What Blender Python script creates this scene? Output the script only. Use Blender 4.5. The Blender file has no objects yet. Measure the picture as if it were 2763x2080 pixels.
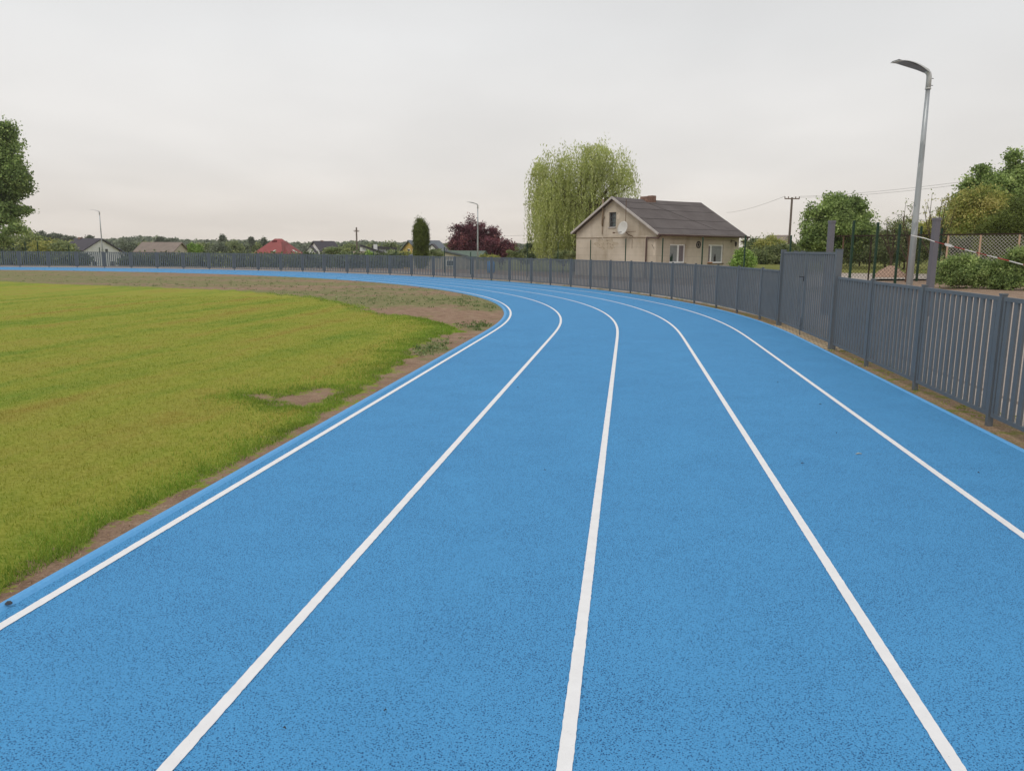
import bpy, math, random
import numpy as np
from mathutils import Vector, Matrix
R = math.radians
random.seed(7)
SC = bpy.context.scene
COL = SC.collection

# ---------------------------------------------------------------- camera
cam_d = bpy.data.cameras.new('camera')
cam = bpy.data.objects.new('camera', cam_d); COL.objects.link(cam); SC.camera = cam
cam_d.sensor_width = 36.0
cam_d.lens = 36.0 * 2087.0 / 2763.0
cam_d.clip_start = 0.05; cam_d.clip_end = 6000
PITCH, ROLL = R(9.92), math.atan(.008)
cam.matrix_world = Matrix.Translation((0, 0, 1.6)) @ Matrix.Rotation(R(90) - PITCH, 4, 'X') @ Matrix.Rotation(ROLL, 4, 'Z')

# ---------------------------------------------------------------- world (overcast daylight)
wd = bpy.data.worlds.new('World'); SC.world = wd; wd.use_nodes = True
nt = wd.node_tree; nt.nodes.clear()
out = nt.nodes.new('ShaderNodeOutputWorld')
SUN_EL, SUN_ROT = R(52), R(215)
sky = nt.nodes.new('ShaderNodeTexSky'); sky.sky_type = 'NISHITA'; sky.sun_disc = False
sky.sun_elevation = SUN_EL; sky.sun_rotation = SUN_ROT
bg1 = nt.nodes.new('ShaderNodeBackground'); bg1.inputs[1].default_value = .05
nt.links.new(sky.outputs[0], bg1.inputs[0])
tc = nt.nodes.new('ShaderNodeTexCoord')
sep = nt.nodes.new('ShaderNodeSeparateXYZ'); nt.links.new(tc.outputs['Generated'], sep.inputs[0])
# cloud deck mapped on a flat ceiling so that it flattens towards the horizon
den = nt.nodes.new('ShaderNodeMath'); den.operation = 'ADD'; den.inputs[1].default_value = .12
absz = nt.nodes.new('ShaderNodeMath'); absz.operation = 'ABSOLUTE'; nt.links.new(sep.outputs[2], absz.inputs[0])
nt.links.new(absz.outputs[0], den.inputs[0])
dv = nt.nodes.new('ShaderNodeVectorMath'); dv.operation = 'DIVIDE'
cmb = nt.nodes.new('ShaderNodeCombineXYZ')
for i in range(3): nt.links.new(den.outputs[0], cmb.inputs[i])
nt.links.new(tc.outputs['Generated'], dv.inputs[0]); nt.links.new(cmb.outputs[0], dv.inputs[1])
nz = nt.nodes.new('ShaderNodeTexNoise'); nz.inputs['Scale'].default_value = .8; nz.inputs['Detail'].default_value = 3.5
nz.inputs['Roughness'].default_value = .45
mp = nt.nodes.new('ShaderNodeMapping'); mp.inputs['Scale'].default_value = (.9, .7, 1); mp.inputs['Location'].default_value = (3.1, 1.7, 0)
nt.links.new(dv.outputs[0], mp.inputs[0]); nt.links.new(mp.outputs[0], nz.inputs[0])
ramp = nt.nodes.new('ShaderNodeValToRGB')       # colour of the deck by height
e = ramp.color_ramp.elements
e[0].position = 0.0; e[0].color = (.87, .79, .71, 1)
e[1].position = 1.0; e[1].color = (.785, .80, .83, 1)
for p_, c_ in ((.10, (.87, .84, .805, 1)), (.24, (.86, .86, .855, 1)), (.42, (.825, .833, .847, 1))):
    q_ = ramp.color_ramp.elements.new(p_); q_.color = c_
nt.links.new(absz.outputs[0], ramp.inputs[0])
cr = nt.nodes.new('ShaderNodeMapRange'); cr.inputs[1].default_value = .3; cr.inputs[2].default_value = .7
cr.inputs[3].default_value = .89; cr.inputs[4].default_value = 1.05
nt.links.new(nz.outputs[0], cr.inputs[0])
mul = nt.nodes.new('ShaderNodeVectorMath'); mul.operation = 'SCALE'
nt.links.new(ramp.outputs[0], mul.inputs[0]); nt.links.new(cr.outputs[0], mul.inputs['Scale'])
bg2 = nt.nodes.new('ShaderNodeBackground'); bg2.inputs[1].default_value = 1.0
nt.links.new(mul.outputs[0], bg2.inputs[0])
mx = nt.nodes.new('ShaderNodeMixShader'); mx.inputs[0].default_value = .93
nt.links.new(bg1.outputs[0], mx.inputs[1]); nt.links.new(bg2.outputs[0], mx.inputs[2])
nt.links.new(mx.outputs[0], out.inputs[0])

sun_d = bpy.data.lights.new('sun', 'SUN'); sun_d.energy = 1.0; sun_d.angle = R(25); sun_d.color = (1, .95, .88)
sun = bpy.data.objects.new('sun', sun_d); COL.objects.link(sun)
sdir = Vector((math.sin(SUN_ROT) * math.cos(SUN_EL), math.cos(SUN_ROT) * math.cos(SUN_EL), math.sin(SUN_EL)))
sun.rotation_euler = sdir.to_track_quat('Z', 'Y').to_euler()
SC.view_settings.view_transform = 'Standard'; SC.view_settings.look = 'None'
SC.view_settings.exposure = 0.0; SC.view_settings.gamma = 1.0
SC.cycles.max_bounces = 6; SC.cycles.transparent_max_bounces = 12

# ---------------------------------------------------------------- materials
def rgb(h):
    v = [int(h[i:i + 2], 16) / 255 for i in (0, 2, 4)]
    return tuple(((x / 12.92) if x <= .04045 else ((x + .055) / 1.055) ** 2.4) for x in v)
class NT:
    def __init__(s, name, rough=.8, spec=.3, metal=0.0):
        s.m = bpy.data.materials.new(name); s.m.use_nodes = True; s.t = s.m.node_tree
        s.b = s.t.nodes['Principled BSDF']
        s.b.inputs['Roughness'].default_value = rough; s.b.inputs['Specular IOR Level'].default_value = spec
        s.b.inputs['Metallic'].default_value = metal
        s.tc = s.t.nodes.new('ShaderNodeTexCoord')
    def n(s, k, **kw):
        n = s.t.nodes.new(k)
        for a, v in kw.items(): setattr(n, a, v)
        return n
    def l(s, a, b): s.t.links.new(a, b)
    def co(s, scale=(1, 1, 1), obj=True, rot=(0, 0, 0)):
        m = s.n('ShaderNodeMapping'); m.inputs['Scale'].default_value = scale; m.inputs['Rotation'].default_value = rot
        s.l(s.tc.outputs['Object' if obj else 'Generated'], m.inputs[0]); return m.outputs[0]
    def noise(s, sc, det=4, rough=.6, vec=None, dist=0):
        n = s.n('ShaderNodeTexNoise'); n.inputs['Scale'].default_value = sc; n.inputs['Detail'].default_value = det
        n.inputs['Roughness'].default_value = rough; n.inputs['Distortion'].default_value = dist
        s.l(vec if vec is not None else s.tc.outputs['Object'], n.inputs['Vector']); return n.outputs[0]
    def voro(s, sc, feat='F1', vec=None, out='Distance'):
        n = s.n('ShaderNodeTexVoronoi', feature=feat); n.inputs['Scale'].default_value = sc
        s.l(vec if vec is not None else s.tc.outputs['Object'], n.inputs['Vector']); return n.outputs[out]
    def rng(s, v, a, b, c=0.0, d=1.0):
        n = s.n('ShaderNodeMapRange'); n.inputs[1].default_value = a; n.inputs[2].default_value = b
        n.inputs[3].default_value = c; n.inputs[4].default_value = d; s.l(v, n.inputs[0]); return n.outputs[0]
    def ramp(s, v, stops):
        n = s.n('ShaderNodeValToRGB'); el = n.color_ramp.elements
        while len(el) < len(stops): el.new(.5)
        for q, (p, c) in zip(el, stops): q.position = p; q.color = (*c, 1)
        s.l(v, n.inputs[0]); return n.outputs[0]
    def mix(s, f, a, b, mode='MIX'):
        n = s.n('ShaderNodeMix', data_type='RGBA', blend_type=mode)
        if isinstance(f, (int, float)): n.inputs[0].default_value = f
        else: s.l(f, n.inputs[0])
        for v, i in ((a, 6), (b, 7)):
            if isinstance(v, tuple): n.inputs[i].default_value = (*v, 1)
            else: s.l(v, n.inputs[i])
        return n.outputs[2]
    def math(s, op, a, b=None):
        n = s.n('ShaderNodeMath', operation=op)
        for v, i in ((a, 0), (b, 1)):
            if v is None: continue
            if isinstance(v, (int, float)): n.inputs[i].default_value = v
            else: s.l(v, n.inputs[i])
        return n.outputs[0]
    def attr(s, name, out='Fac'):
        n = s.n('ShaderNodeAttribute'); n.attribute_name = name; return n.outputs[out]
    def col(s, c):
        if isinstance(c, tuple): s.b.inputs['Base Color'].default_value = (*c, 1)
        else: s.l(c, s.b.inputs['Base Color'])
        return s
    def bump(s, h, st=.5, d=.01):
        n = s.n('ShaderNodeBump'); n.inputs['Strength'].default_value = st; n.inputs['Distance'].default_value = d
        s.l(h, n.inputs['Height']); s.l(n.outputs[0], s.b.inputs['Normal']); return s
def simple(name, c, rough=.7, var=.15, sc=3.0, metal=0.0, spec=.3, bump=0):
    k = NT(name, rough, spec, metal)
    n = k.noise(sc, 5)
    k.col(k.mix(k.rng(n, .3, .7), tuple(x * (1 - var) for x in c), tuple(min(1, x * (1 + var)) for x in c)))
    if bump: k.bump(k.noise(sc * 8, 4), bump, .01)
    return k.m
M = {}
def mat_track():
    k = NT('track_rubber', .85, .28)
    cl = k.rng(k.noise(.6, 5), .3, .7, .0, 1.0)
    w_ = k.n('ShaderNodeVectorMath', operation='ADD'); k.l(k.tc.outputs['Object'], w_.inputs[0])
    wn = k.n('ShaderNodeTexNoise'); wn.inputs['Scale'].default_value = 90; k.l(k.tc.outputs['Object'], wn.inputs['Vector'])
    ws = k.n('ShaderNodeVectorMath', operation='SCALE'); ws.inputs['Scale'].default_value = .009; k.l(wn.outputs['Color'], ws.inputs[0]); k.l(ws.outputs[0], w_.inputs[1])
    v = k.voro(108, vec=w_.outputs[0]); v2 = k.voro(172, vec=w_.outputs[0])
    den_ = k.math('ADD', k.math('MULTIPLY', k.noise(2.2, 4), .45), k.math('MULTIPLY', k.noise(17, 2), .35))
    thr = k.rng(den_, .24, .58, .24, .37)
    pit = k.rng(k.math('SUBTRACT', v, thr), -.06, .05, 1, 0)
    pit2 = k.rng(k.math('SUBTRACT', v2, k.math('MULTIPLY', thr, .9)), -.07, .05, .75, 0)
    pits = k.math('MAXIMUM', pit, pit2)
    base = k.mix(cl, rgb('4494cb'), rgb('3f8dc4'))
    base = k.mix(k.rng(k.noise(230, 2), .38, .68), base, k.mix(.45, base, rgb('7ab9e4')))
    c = k.mix(k.math('MULTIPLY', pits, .82), base, rgb('10396a'))
    k.col(c); k.bump(k.math('SUBTRACT', k.math('MULTIPLY', k.noise(150, 3), .7), pits), .5, .004)
    return k.m
M['track'] = mat_track()
def mat_kerb():
    k = NT('kerb_rubber', .7, .45)
    n = k.noise(60, 3)
    k.col(k.mix(k.rng(n, .3, .7), rgb('579fd6'), rgb('63aadf'))); k.bump(n, .3, .003); return k.m  # lighter blue than the track: light on the tilted kerb face, put into the colour
M['kerb'] = mat_kerb()
def mat_white():
    k = NT('line_paint', .6, .3)
    v = k.voro(60); thr = k.rng(k.noise(5, 3), .45, .75, .0, .24)
    pit = k.rng(k.math('SUBTRACT', v, thr), -.03, .03, .38, 0)
    k.col(k.mix(pit, k.mix(k.rng(k.noise(9, 3), .3, .7), (.80, .79, .785), (.87, .865, .86)), (.35, .33, .31)))
    k.bump(k.noise(120, 2), .35, .003); return k.m
M['line'] = mat_white()
def lawn_colour(k):
    wr_ = k.co((1, 1, 1), rot=(0, 0, R(9))); m2 = k.n('ShaderNodeMapping'); m2.inputs['Scale'].default_value = (1.15, .10, 1); k.l(wr_, m2.inputs[0]); wv = m2.outputs[0]
    streak = k.noise(.9, 4, .55, vec=wv); blot = k.noise(.5, 5, .62); b2 = k.noise(2.6, 4, .6)
    t = k.math('ADD', k.math('ADD', k.math('MULTIPLY', streak, .62), k.math('MULTIPLY', blot, .23)), k.math('MULTIPLY', b2, .15))
    return k.ramp(t, [(.39, rgb('6d8f28')), (.445, rgb('84962f')), (.50, rgb('979e38')), (.555, rgb('9f9c40')), (.62, rgb('9c893a'))])
def mat_infield():
    k = NT('infield_ground', .95, .1)
    g = k.attr('grass'); wz = k.attr('weed')
    far = k.rng(k.noise(2.2, 6, .7), .25, .75, -.5, .5)
    fine = k.rng(k.noise(14, 5, .7), .3, .7, -.35, .35)
    gm = k.rng(k.math('ADD', k.math('ADD', g, far), fine), .42, .58)
    # lawn colour: olive and yellow-green blotches with faint mowing bands
    fin = k.noise(26, 4, .75); gc = lawn_colour(k); gc = k.mix(k.math('MULTIPLY', k.attr('fringe'), k.rng(k.noise(1.6, 4), .3, .6, .2, .9)), gc, rgb('6c8a30'))
    gc = k.mix(k.rng(fin, .3, .72), k.mix(.45, gc, rgb('5b6318')), k.mix(.35, gc, rgb('c0bb66')))
    # soil
    sn = k.noise(3.5, 7, .7); sf = k.noise(45, 5, .75)
    sc = k.ramp(sn, [(.30, rgb('7c6251')), (.5, rgb('9c806b')), (.68, rgb('b39b84'))])
    sc = k.mix(k.rng(sf, .3, .7), k.mix(.45, sc, rgb('54402f')), k.mix(.35, sc, rgb('c0a58c')))
    wn = k.rng(k.math('ADD', wz, k.rng(k.noise(1.7, 7, .75), .3, .7, -.5, .5)), .2, .55)
    wc = k.mix(k.rng(k.noise(9, 5, .7), .35, .65), rgb('66703f'), rgb('88905e'))
    sc = k.mix(k.math('MULTIPLY', wn, .68), sc, wc)
    k.col(k.mix(gm, sc, gc)); k.bump(k.math('ADD', sf, k.math('MULTIPLY', fin, .8)), .8, .02); return k.m
M['infield'] = mat_infield()
def mat_lawnblade():
    k = NT('lawn_blades', .6, .25); r = k.attr('rnd'); c = lawn_colour(k)
    c = k.mix(k.rng(r, .0, .5, .5, 0), c, rgb('66792a')); c = k.mix(k.rng(r, .7, 1, 0, .55), c, rgb('cfca86')); k.col(c)
    tr = k.n('ShaderNodeBsdfTranslucent'); k.l(c, tr.inputs[0]); ms = k.n('ShaderNodeMixShader'); ms.inputs[0].default_value = .35
    o = k.t.nodes['Material Output']; k.l(k.b.outputs[0], ms.inputs[1]); k.l(tr.outputs[0], ms.inputs[2]); k.l(ms.outputs[0], o.inputs[0]); return k.m
M['lawnblade'] = mat_lawnblade()
def mat_ground():
    k = NT('outer_ground', .95, .1)
    a = k.noise(.11, 6, .6); b = k.noise(3.5, 6, .7); c = k.noise(30, 4, .7)
    near = k.attr('soil')
    gr = k.ramp(k.math('ADD', k.math('MULTIPLY', a, .6), k.math('MULTIPLY', b, .4)), [(.3, rgb('5e6a33')), (.5, rgb('76793d')), (.7, rgb('8f8850'))])
    so = k.ramp(b, [(.3, rgb('7a6352')), (.5, rgb('957c68')), (.7, rgb('a8927f'))])
    so = k.mix(k.rng(c, .35, .65), k.mix(.4, so, rgb('4f4034')), k.mix(.3, so, rgb('c6b5a2')))
    k.col(k.mix(k.rng(k.math('ADD', near, k.rng(b, .3, .7, -.3, .3)), .4, .6), gr, so)); k.bump(c, .7, .02); return k.m
M['ground'] = mat_ground()
def mat_verge():
    k = NT('verge_soil', .95, .1)
    b = k.noise(5, 6, .7); c = k.noise(50, 4, .75)
    so = k.ramp(c, [(.3, rgb('6c5743')), (.5, rgb('8f7860')), (.7, rgb('b09a7e'))])
    k.col(k.mix(k.rng(b, .50, .62), so, k.mix(k.rng(c, .3, .7), rgb('5d6a2c'), rgb('84813f')))); k.bump(c, .8, .015); return k.m
M['verge'] = mat_verge()
M['gravel'] = simple('pale_gravel', rgb('b3a79b'), .9, .28, 22, bump=.5)
M['concrete'] = simple('concrete', rgb('a2958a'), .85, .14, 5)
def mat_paver():
    k = NT('block_paving', .9, .2)
    br = k.n('ShaderNodeTexBrick'); br.inputs['Scale'].default_value = 1
    br.inputs['Brick Width'].default_value = .2; br.inputs['Row Height'].default_value = .1; br.inputs['Mortar Size'].default_value = .012
    br.inputs['Color1'].default_value = (*rgb('c2ae8e'), 1); br.inputs['Color2'].default_value = (*rgb('a99576'), 1); br.inputs['Mortar'].default_value = (*rgb('4c3d2d'), 1)
    k.l(k.tc.outputs['Object'], br.inputs[0]); k.col(br.outputs[0]); return k.m
M['paver'] = mat_paver()
def mat_steel():
    k = NT('anthracite_coating', .5, .4)
    n = k.noise(2.5, 4)
    k.col(k.mix(k.rng(n, .3, .7), rgb('5a5f63'), rgb('64686b'))); return k.m
M['fence'] = mat_steel()
M['fence_far'] = M['fence']
M['greypost'] = simple('grey_post_paint', rgb('6e6c73'), .55, .05, 1)
def mat_galv():
    k = NT('galvanised_steel', .42, .5, .55)
    c = k.voro(9, out='Color', vec=k.co((1, 1, .35)))
    bw = k.n('ShaderNodeRGBToBW'); k.l(c, bw.inputs[0])
    k.col(k.mix(k.rng(bw.outputs[0], .1, .9), (.33, .35, .36), (.48, .50, .51))); return k.m
M['galv'] = mat_galv()
M['lampgrey'] = simple('lamp_casting', rgb('c4c4c2'), .5, .04)
M['lens'] = simple('lamp_lens', rgb('7b8089'), .4, .05, spec=.5)
M['green'] = simple('green_coating', rgb('1f3c2c'), .5, .1)
M['chain'] = simple('chainlink_wire', rgb('b6b2a8'), .6, .1)
M['rustrail'] = simple('dark_rail', rgb('34291f'), .8, .2)
M['peach'] = simple('weathered_post', rgb('c7a78d'), .8, .15, 8)
M['rust'] = simple('rusty_steel', rgb('66503f'), .85, .2, 6)
def mat_plaster():
    k = NT('old_plaster', .92, .15)
    a = k.noise(.55, 6, .62); b = k.noise(3.3, 6, .65)
    vs = k.noise(.7, 5, .6, vec=k.co((1.6, 1.6, .4)))
    c = k.ramp(a, [(.30, rgb('b0a492')), (.5, rgb('c1b6a5')), (.72, rgb('cfc4b4'))])
    c = k.mix(k.rng(vs, .55, .8, 0, .55), c, rgb('806f59'))
    c = k.mix(k.rng(b, .62, .75, 0, .45), c, rgb('cfc0ac'))
    br = k.n('ShaderNodeTexBrick'); br.inputs['Scale'].default_value = 1; br.inputs['Brick Width'].default_value = .55
    br.inputs['Row Height'].default_value = .26; br.inputs['Mortar Size'].default_value = .012
    br.inputs['Color1'].default_value = (1, 1, 1, 1); br.inputs['Color2'].default_value = (.97, .97, .97, 1); br.inputs['Mortar'].default_value = (.88, .87, .85, 1)
    mpn = k.n('ShaderNodeCombineXYZ'); sp = k.n('ShaderNodeSeparateXYZ'); k.l(k.tc.outputs['Object'], sp.inputs[0])
    k.l(k.math('ADD', sp.outputs[0], sp.outputs[1]), mpn.inputs[0]); k.l(sp.outputs[2], mpn.inputs[1]); k.l(mpn.outputs[0], br.inputs[0])
    c = k.mix(.5, c, br.outputs[0], 'MULTIPLY')
    k.col(c); k.bump(b, .5, .01); return k.m
M['plaster'] = mat_plaster()
M['peeled'] = simple('peeled_plaster', rgb('cbbfae'), .95, .15, 4)
M['stain'] = simple('dark_stain', rgb('8d7c68'), .95, .15, 6)
M['faded'] = simple('faded_paint', rgb('86786a'), .95, .1, 8)
def mat_felt():
    k = NT('roofing_felt', .9, .25)
    a = k.noise(.8, 6, .6)
    sp = k.n('ShaderNodeSeparateXYZ'); k.l(k.tc.outputs['Object'], sp.inputs[0])
    k.col(k.mix(k.rng(a, .3, .7), rgb('5c5553'), rgb('6c6563'))); k.bump(k.noise(9, 4), .4, .01); return k.m
M['felt'] = mat_felt()
M['seam'] = simple('felt_seam', rgb('4a4646'), .9, .1)
M['verge_board'] = simple('verge_board', rgb('b9b3ae'), .8, .12, 3)
M['gutter'] = simple('gutter_pvc', rgb('5e4a46'), .6, .12, 2)
M['brick'] = simple('chimney_brick', rgb('86695c'), .9, .35, 7, bump=.6)
M['pvc'] = simple('white_pvc', (.86, .86, .85), .4, .03)
M['oldframe'] = simple('old_grey_frame', rgb('5e6063'), .8, .1)
def mat_glass(name, c1, c2, rough=.12):
    k = NT(name, rough, .6); k.col(k.mix(k.rng(k.noise(1.6, 3), .35, .65), c1, c2)); return k.m
M['glass'] = mat_glass('window_glass', rgb('343a3c'), rgb('5c6666'))
M['curtain'] = simple('net_curtain', rgb('8f9292'), .7, .12, 6)
M['drape'] = simple('mauve_drape', rgb('7d7376'), .8, .15, 12)
M['dark'] = simple('dark_iron', rgb('2f2927'), .6, .1)
M['dish'] = simple('dish_enamel', rgb('c6c4be'), .5, .06, 2)
M['brown'] = simple('brown_sill', rgb('54473e'), .7, .1)
M['terracotta'] = simple('terracotta', rgb('b07a55'), .8, .1)
M['bark'] = simple('bark', rgb('54483b'), .95, .3, 9, bump=.8)
M['wood'] = simple('weathered_pole', rgb('655a52'), .9, .2, 5)
M['white'] = simple('white_render', rgb('e2e2e0'), .85, .04, .8)
M['offwhite'] = simple('cream_render', rgb('c0b6a6'), .85, .06, .8)
M['yellow'] = simple('yellow_render', rgb('c3a35c'), .85, .06, .8)
M['roof_dark'] = simple('dark_tiles', rgb('4a464c'), .8, .1, 1)
M['roof_slate'] = simple('slate_tiles', rgb('6a7076'), .8, .1, 1)
M['roof_brown'] = simple('brown_tiles', rgb('877a70'), .85, .12, 1)
M['roof_red'] = simple('red_tiles', rgb('96504e'), .7, .1, 1)
M['roof_red_dark'] = simple('dark_red_chimney', rgb('6b2c2e'), .8, .1, 1)
M['roof_green'] = simple('green_sheet', rgb('5b6a5e'), .7, .08, 1)
M['sand'] = simple('sand_heap', rgb('a98d7b'), .95, .15, 9, bump=.8)
M['blue_plastic'] = simple('blue_plastic', rgb('2f86c6'), .4, .05)
M['red_tape'] = simple('red_tape', rgb('b02a2c'), .5, .05)
M['white_tape'] = simple('white_tape', (.8, .78, .76), .5, .03)
M['stone'] = simple('stone', rgb('4a4d52'), .9, .3, 60)
M['twig'] = simple('dry_twig', rgb('3c3d3f'), .9, .2, 30)
M['paleleaf'] = simple('pale_leaf', rgb('b5b3a2'), .9, .1, 30)
M['wire'] = simple('wire', rgb('86817d'), .7, .05)
M['stonewall'] = simple('rubble_stone', rgb('a2968a'), .9, .45, 2.2)
def mat_leaf(name, c1, c2, c3=None, trans=.25, sc=.8, gain=1.0):
    m = bpy.data.materials.new(name); m.use_nodes = True; t = m.node_tree; t.nodes.clear()
    o = t.nodes.new('ShaderNodeOutputMaterial'); a = t.nodes.new('ShaderNodeAttribute'); a.attribute_name = 'rnd'
    r = t.nodes.new('ShaderNodeValToRGB'); el = r.color_ramp.elements; el[0].color = (*c1, 1); el[1].color = (*c2, 1)
    el[0].position = .1; el[1].position = .9
    if c3: q = el.new(.98); q.color = (*c3, 1)
    t.links.new(a.outputs['Fac'], r.inputs[0])
    tcx = t.nodes.new('ShaderNodeTexCoord'); nn = t.nodes.new('ShaderNodeTexNoise'); nn.inputs['Scale'].default_value = sc; nn.inputs['Detail'].default_value = 3
    t.links.new(tcx.outputs['Object'], nn.inputs['Vector'])
    mr = t.nodes.new('ShaderNodeMapRange'); mr.inputs[1].default_value = .3; mr.inputs[2].default_value = .7; mr.inputs[3].default_value = .74 * gain; mr.inputs[4].default_value = 1.24 * gain
    t.links.new(nn.outputs[0], mr.inputs[0])
    vs = t.nodes.new('ShaderNodeVectorMath'); vs.operation = 'SCALE'; t.links.new(r.outputs[0], vs.inputs[0]); t.links.new(mr.outputs[0], vs.inputs['Scale'])
    d = t.nodes.new('ShaderNodeBsdfPrincipled'); d.inputs['Roughness'].default_value = .6; d.inputs['Specular IOR Level'].default_value = .25
    tr = t.nodes.new('ShaderNodeBsdfTranslucent'); ms = t.nodes.new('ShaderNodeMixShader'); ms.inputs[0].default_value = trans
    t.links.new(vs.outputs[0], d.inputs['Base Color']); t.links.new(vs.outputs[0], tr.inputs[0])
    t.links.new(d.outputs[0], ms.inputs[1]); t.links.new(tr.outputs[0], ms.inputs[2]); t.links.new(ms.outputs[0], o.inputs[0])
    return m
L_ = dict(
    maple=mat_leaf('maple_leaves', rgb('4d5d34'), rgb('7f8f55'), rgb('98a36a'), .3, gain=1.95),
    olive=mat_leaf('olive_leaves', rgb('6d7a3d'), rgb('a09b5a'), rgb('b9b070'), .35, gain=1.5),
    willow=mat_leaf('willow_leaves', rgb('8f9850'), rgb('b5bb7c'), rgb('c9cb98'), .4, .6, gain=1.25),
    thuja=mat_leaf('thuja_scales', rgb('4a5525'), rgb('6c7837'), None, .15, 1.5, gain=1.1),
    bright=mat_leaf('bright_leaves', rgb('5d7636'), rgb('86a053'), rgb('a5b472'), .3, gain=1.6),
    plum=mat_leaf('plum_leaves', rgb('4c2a31'), rgb('6b4048'), rgb('865652'), .25, gain=1.45),
    hedge=mat_leaf('hedge_leaves', rgb('4f5a37'), rgb('747c54'), rgb('8d9264'), .25, gain=1.75),
    dark=mat_leaf('dark_leaves', rgb('3e4830'), rgb('5b6646'), None, .2, gain=1.7),
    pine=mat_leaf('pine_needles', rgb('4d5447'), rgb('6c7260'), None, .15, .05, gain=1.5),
    forest=mat_leaf('forest_foliage', rgb('505a48'), rgb('6d745e'), rgb('7d8369'), .2, .012, gain=1.6),  # grey-green also paints in some distance haze, besides the haze volume
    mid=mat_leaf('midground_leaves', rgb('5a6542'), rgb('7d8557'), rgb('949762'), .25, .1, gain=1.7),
    blossom=mat_leaf('pale_shrub_leaves', rgb('6f7f4c'), rgb('a2a97c'), rgb('cfcab4'), .3, gain=1.15),
    grass=mat_leaf('grass_blades', rgb('6c851c'), rgb('9a9e34'), rgb('bdb75c'), .4, .45),
    edge=mat_leaf('edge_grass_blades', rgb('5c7c28'), rgb('869b3a'), rgb('a3ac5c'), .4, 1.2, gain=1.3),
    weed=mat_leaf('weed_leaves', rgb('4c6434'), rgb('7d9155'), rgb('a3ac80'), .3, 3),
    dry=mat_leaf('dry_straw', rgb('9b8260'), rgb('bfa585'), None, .1, 3),
)

# ---------------------------------------------------------------- mesh helpers
class MB:
    def __init__(s): s.v = []; s.f = []
    def add(s, vs, fs):
        o = len(s.v); s.v += [tuple(p) for p in vs]; s.f += [tuple(i + o for i in f) for f in fs]
    def box(s, x0, x1, y0, y1, z0, z1):
        s.add([(x0, y0, z0), (x1, y0, z0), (x1, y1, z0), (x0, y1, z0), (x0, y0, z1), (x1, y0, z1), (x1, y1, z1), (x0, y1, z1)],
              [(0, 3, 2, 1), (4, 5, 6, 7), (0, 1, 5, 4), (1, 2, 6, 5), (2, 3, 7, 6), (3, 0, 4, 7)])
    def bar(s, a, b, w, h=None):
        a = Vector(a); b = Vector(b); d = (b - a).normalized(); h = h or w
        up = Vector((0, 0, 1)) if abs(d.z) < .95 else Vector((1, 0, 0))
        x = d.cross(up).normalized() * w / 2; y = x.cross(d).normalized() * h / 2
        s.add([a - x - y, a + x - y, a + x + y, a - x + y, b - x - y, b + x - y, b + x + y, b - x + y],
              [(0, 3, 2, 1), (4, 5, 6, 7), (0, 1, 5, 4), (1, 2, 6, 5), (2, 3, 7, 6), (3, 0, 4, 7)])
    def tube(s, pts, rad, n=8, cap=True):
        pts = [Vector(p) for p in pts]; rad = rad if isinstance(rad, (list, tuple)) else [rad] * len(pts)
        o = len(s.v); m = len(pts)
        for i, p in enumerate(pts):
            d = (pts[min(i + 1, m - 1)] - pts[max(i - 1, 0)]).normalized()
            up = Vector((0, 0, 1)) if abs(d.z) < .9 else Vector((1, 0, 0))
            x = d.cross(up).normalized(); y = d.cross(x).normalized()
            for k in range(n):
                a = 2 * math.pi * k / n; s.v.append(tuple(p + (x * math.cos(a) + y * math.sin(a)) * rad[i]))
        for i in range(m - 1):
            for k in range(n):
                s.f.append((o + i * n + k, o + i * n + (k + 1) % n, o + (i + 1) * n + (k + 1) % n, o + (i + 1) * n + k))
        if cap: s.f.append(tuple(o + k for k in range(n))); s.f.append(tuple(o + (m - 1) * n + k for k in reversed(range(n))))
    def prism(s, poly, off):
        n = len(poly); o = Vector(off); s.add([Vector(p) for p in poly] + [Vector(p) + o for p in poly],
            [tuple(range(n)), tuple(range(2 * n - 1, n - 1, -1))] + [(i, i + n, (i + 1) % n + n, (i + 1) % n) for i in range(n)])
    def build(s, name, m, parent=None, smooth=False, bevel=0):
        me = bpy.data.meshes.new(name); me.from_pydata(s.v, [], s.f); me.materials.append(m)
        bmf(me)
        if smooth: me.polygons.foreach_set('use_smooth', [True] * len(me.polygons))
        o = bpy.data.objects.new(name, me); COL.objects.link(o)
        if parent: o.parent = parent
        if bevel:
            bv = o.modifiers.new('bevel', 'BEVEL'); bv.width = bevel; bv.segments = 2; bv.limit_method = 'ANGLE'
        return o
def bmf(me):
    import bmesh
    b = bmesh.new(); b.from_mesh(me); bmesh.ops.recalc_face_normals(b, faces=b.faces); b.to_mesh(me); b.free()
def tag(o, label=None, cat=None, group=None, kind=None):
    if label: o['label'] = label
    if cat: o['category'] = cat
    if group: o['group'] = group
    if kind: o['kind'] = kind
    return o
def thing(name, label, cat, loc=(0, 0, 0), rz=0, group=None):
    o = bpy.data.objects.new(name, None); COL.objects.link(o); o.location = loc; o.rotation_euler = (0, 0, rz)
    o.empty_display_size = .2
    return tag(o, label, cat, group)
def copy_tree(o, parent=None):
    c = o.copy(); COL.objects.link(c)
    if parent: c.parent = parent
    for ch in [x for x in COL.objects if x.parent == o]: copy_tree(ch, c)
    return c
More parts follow.
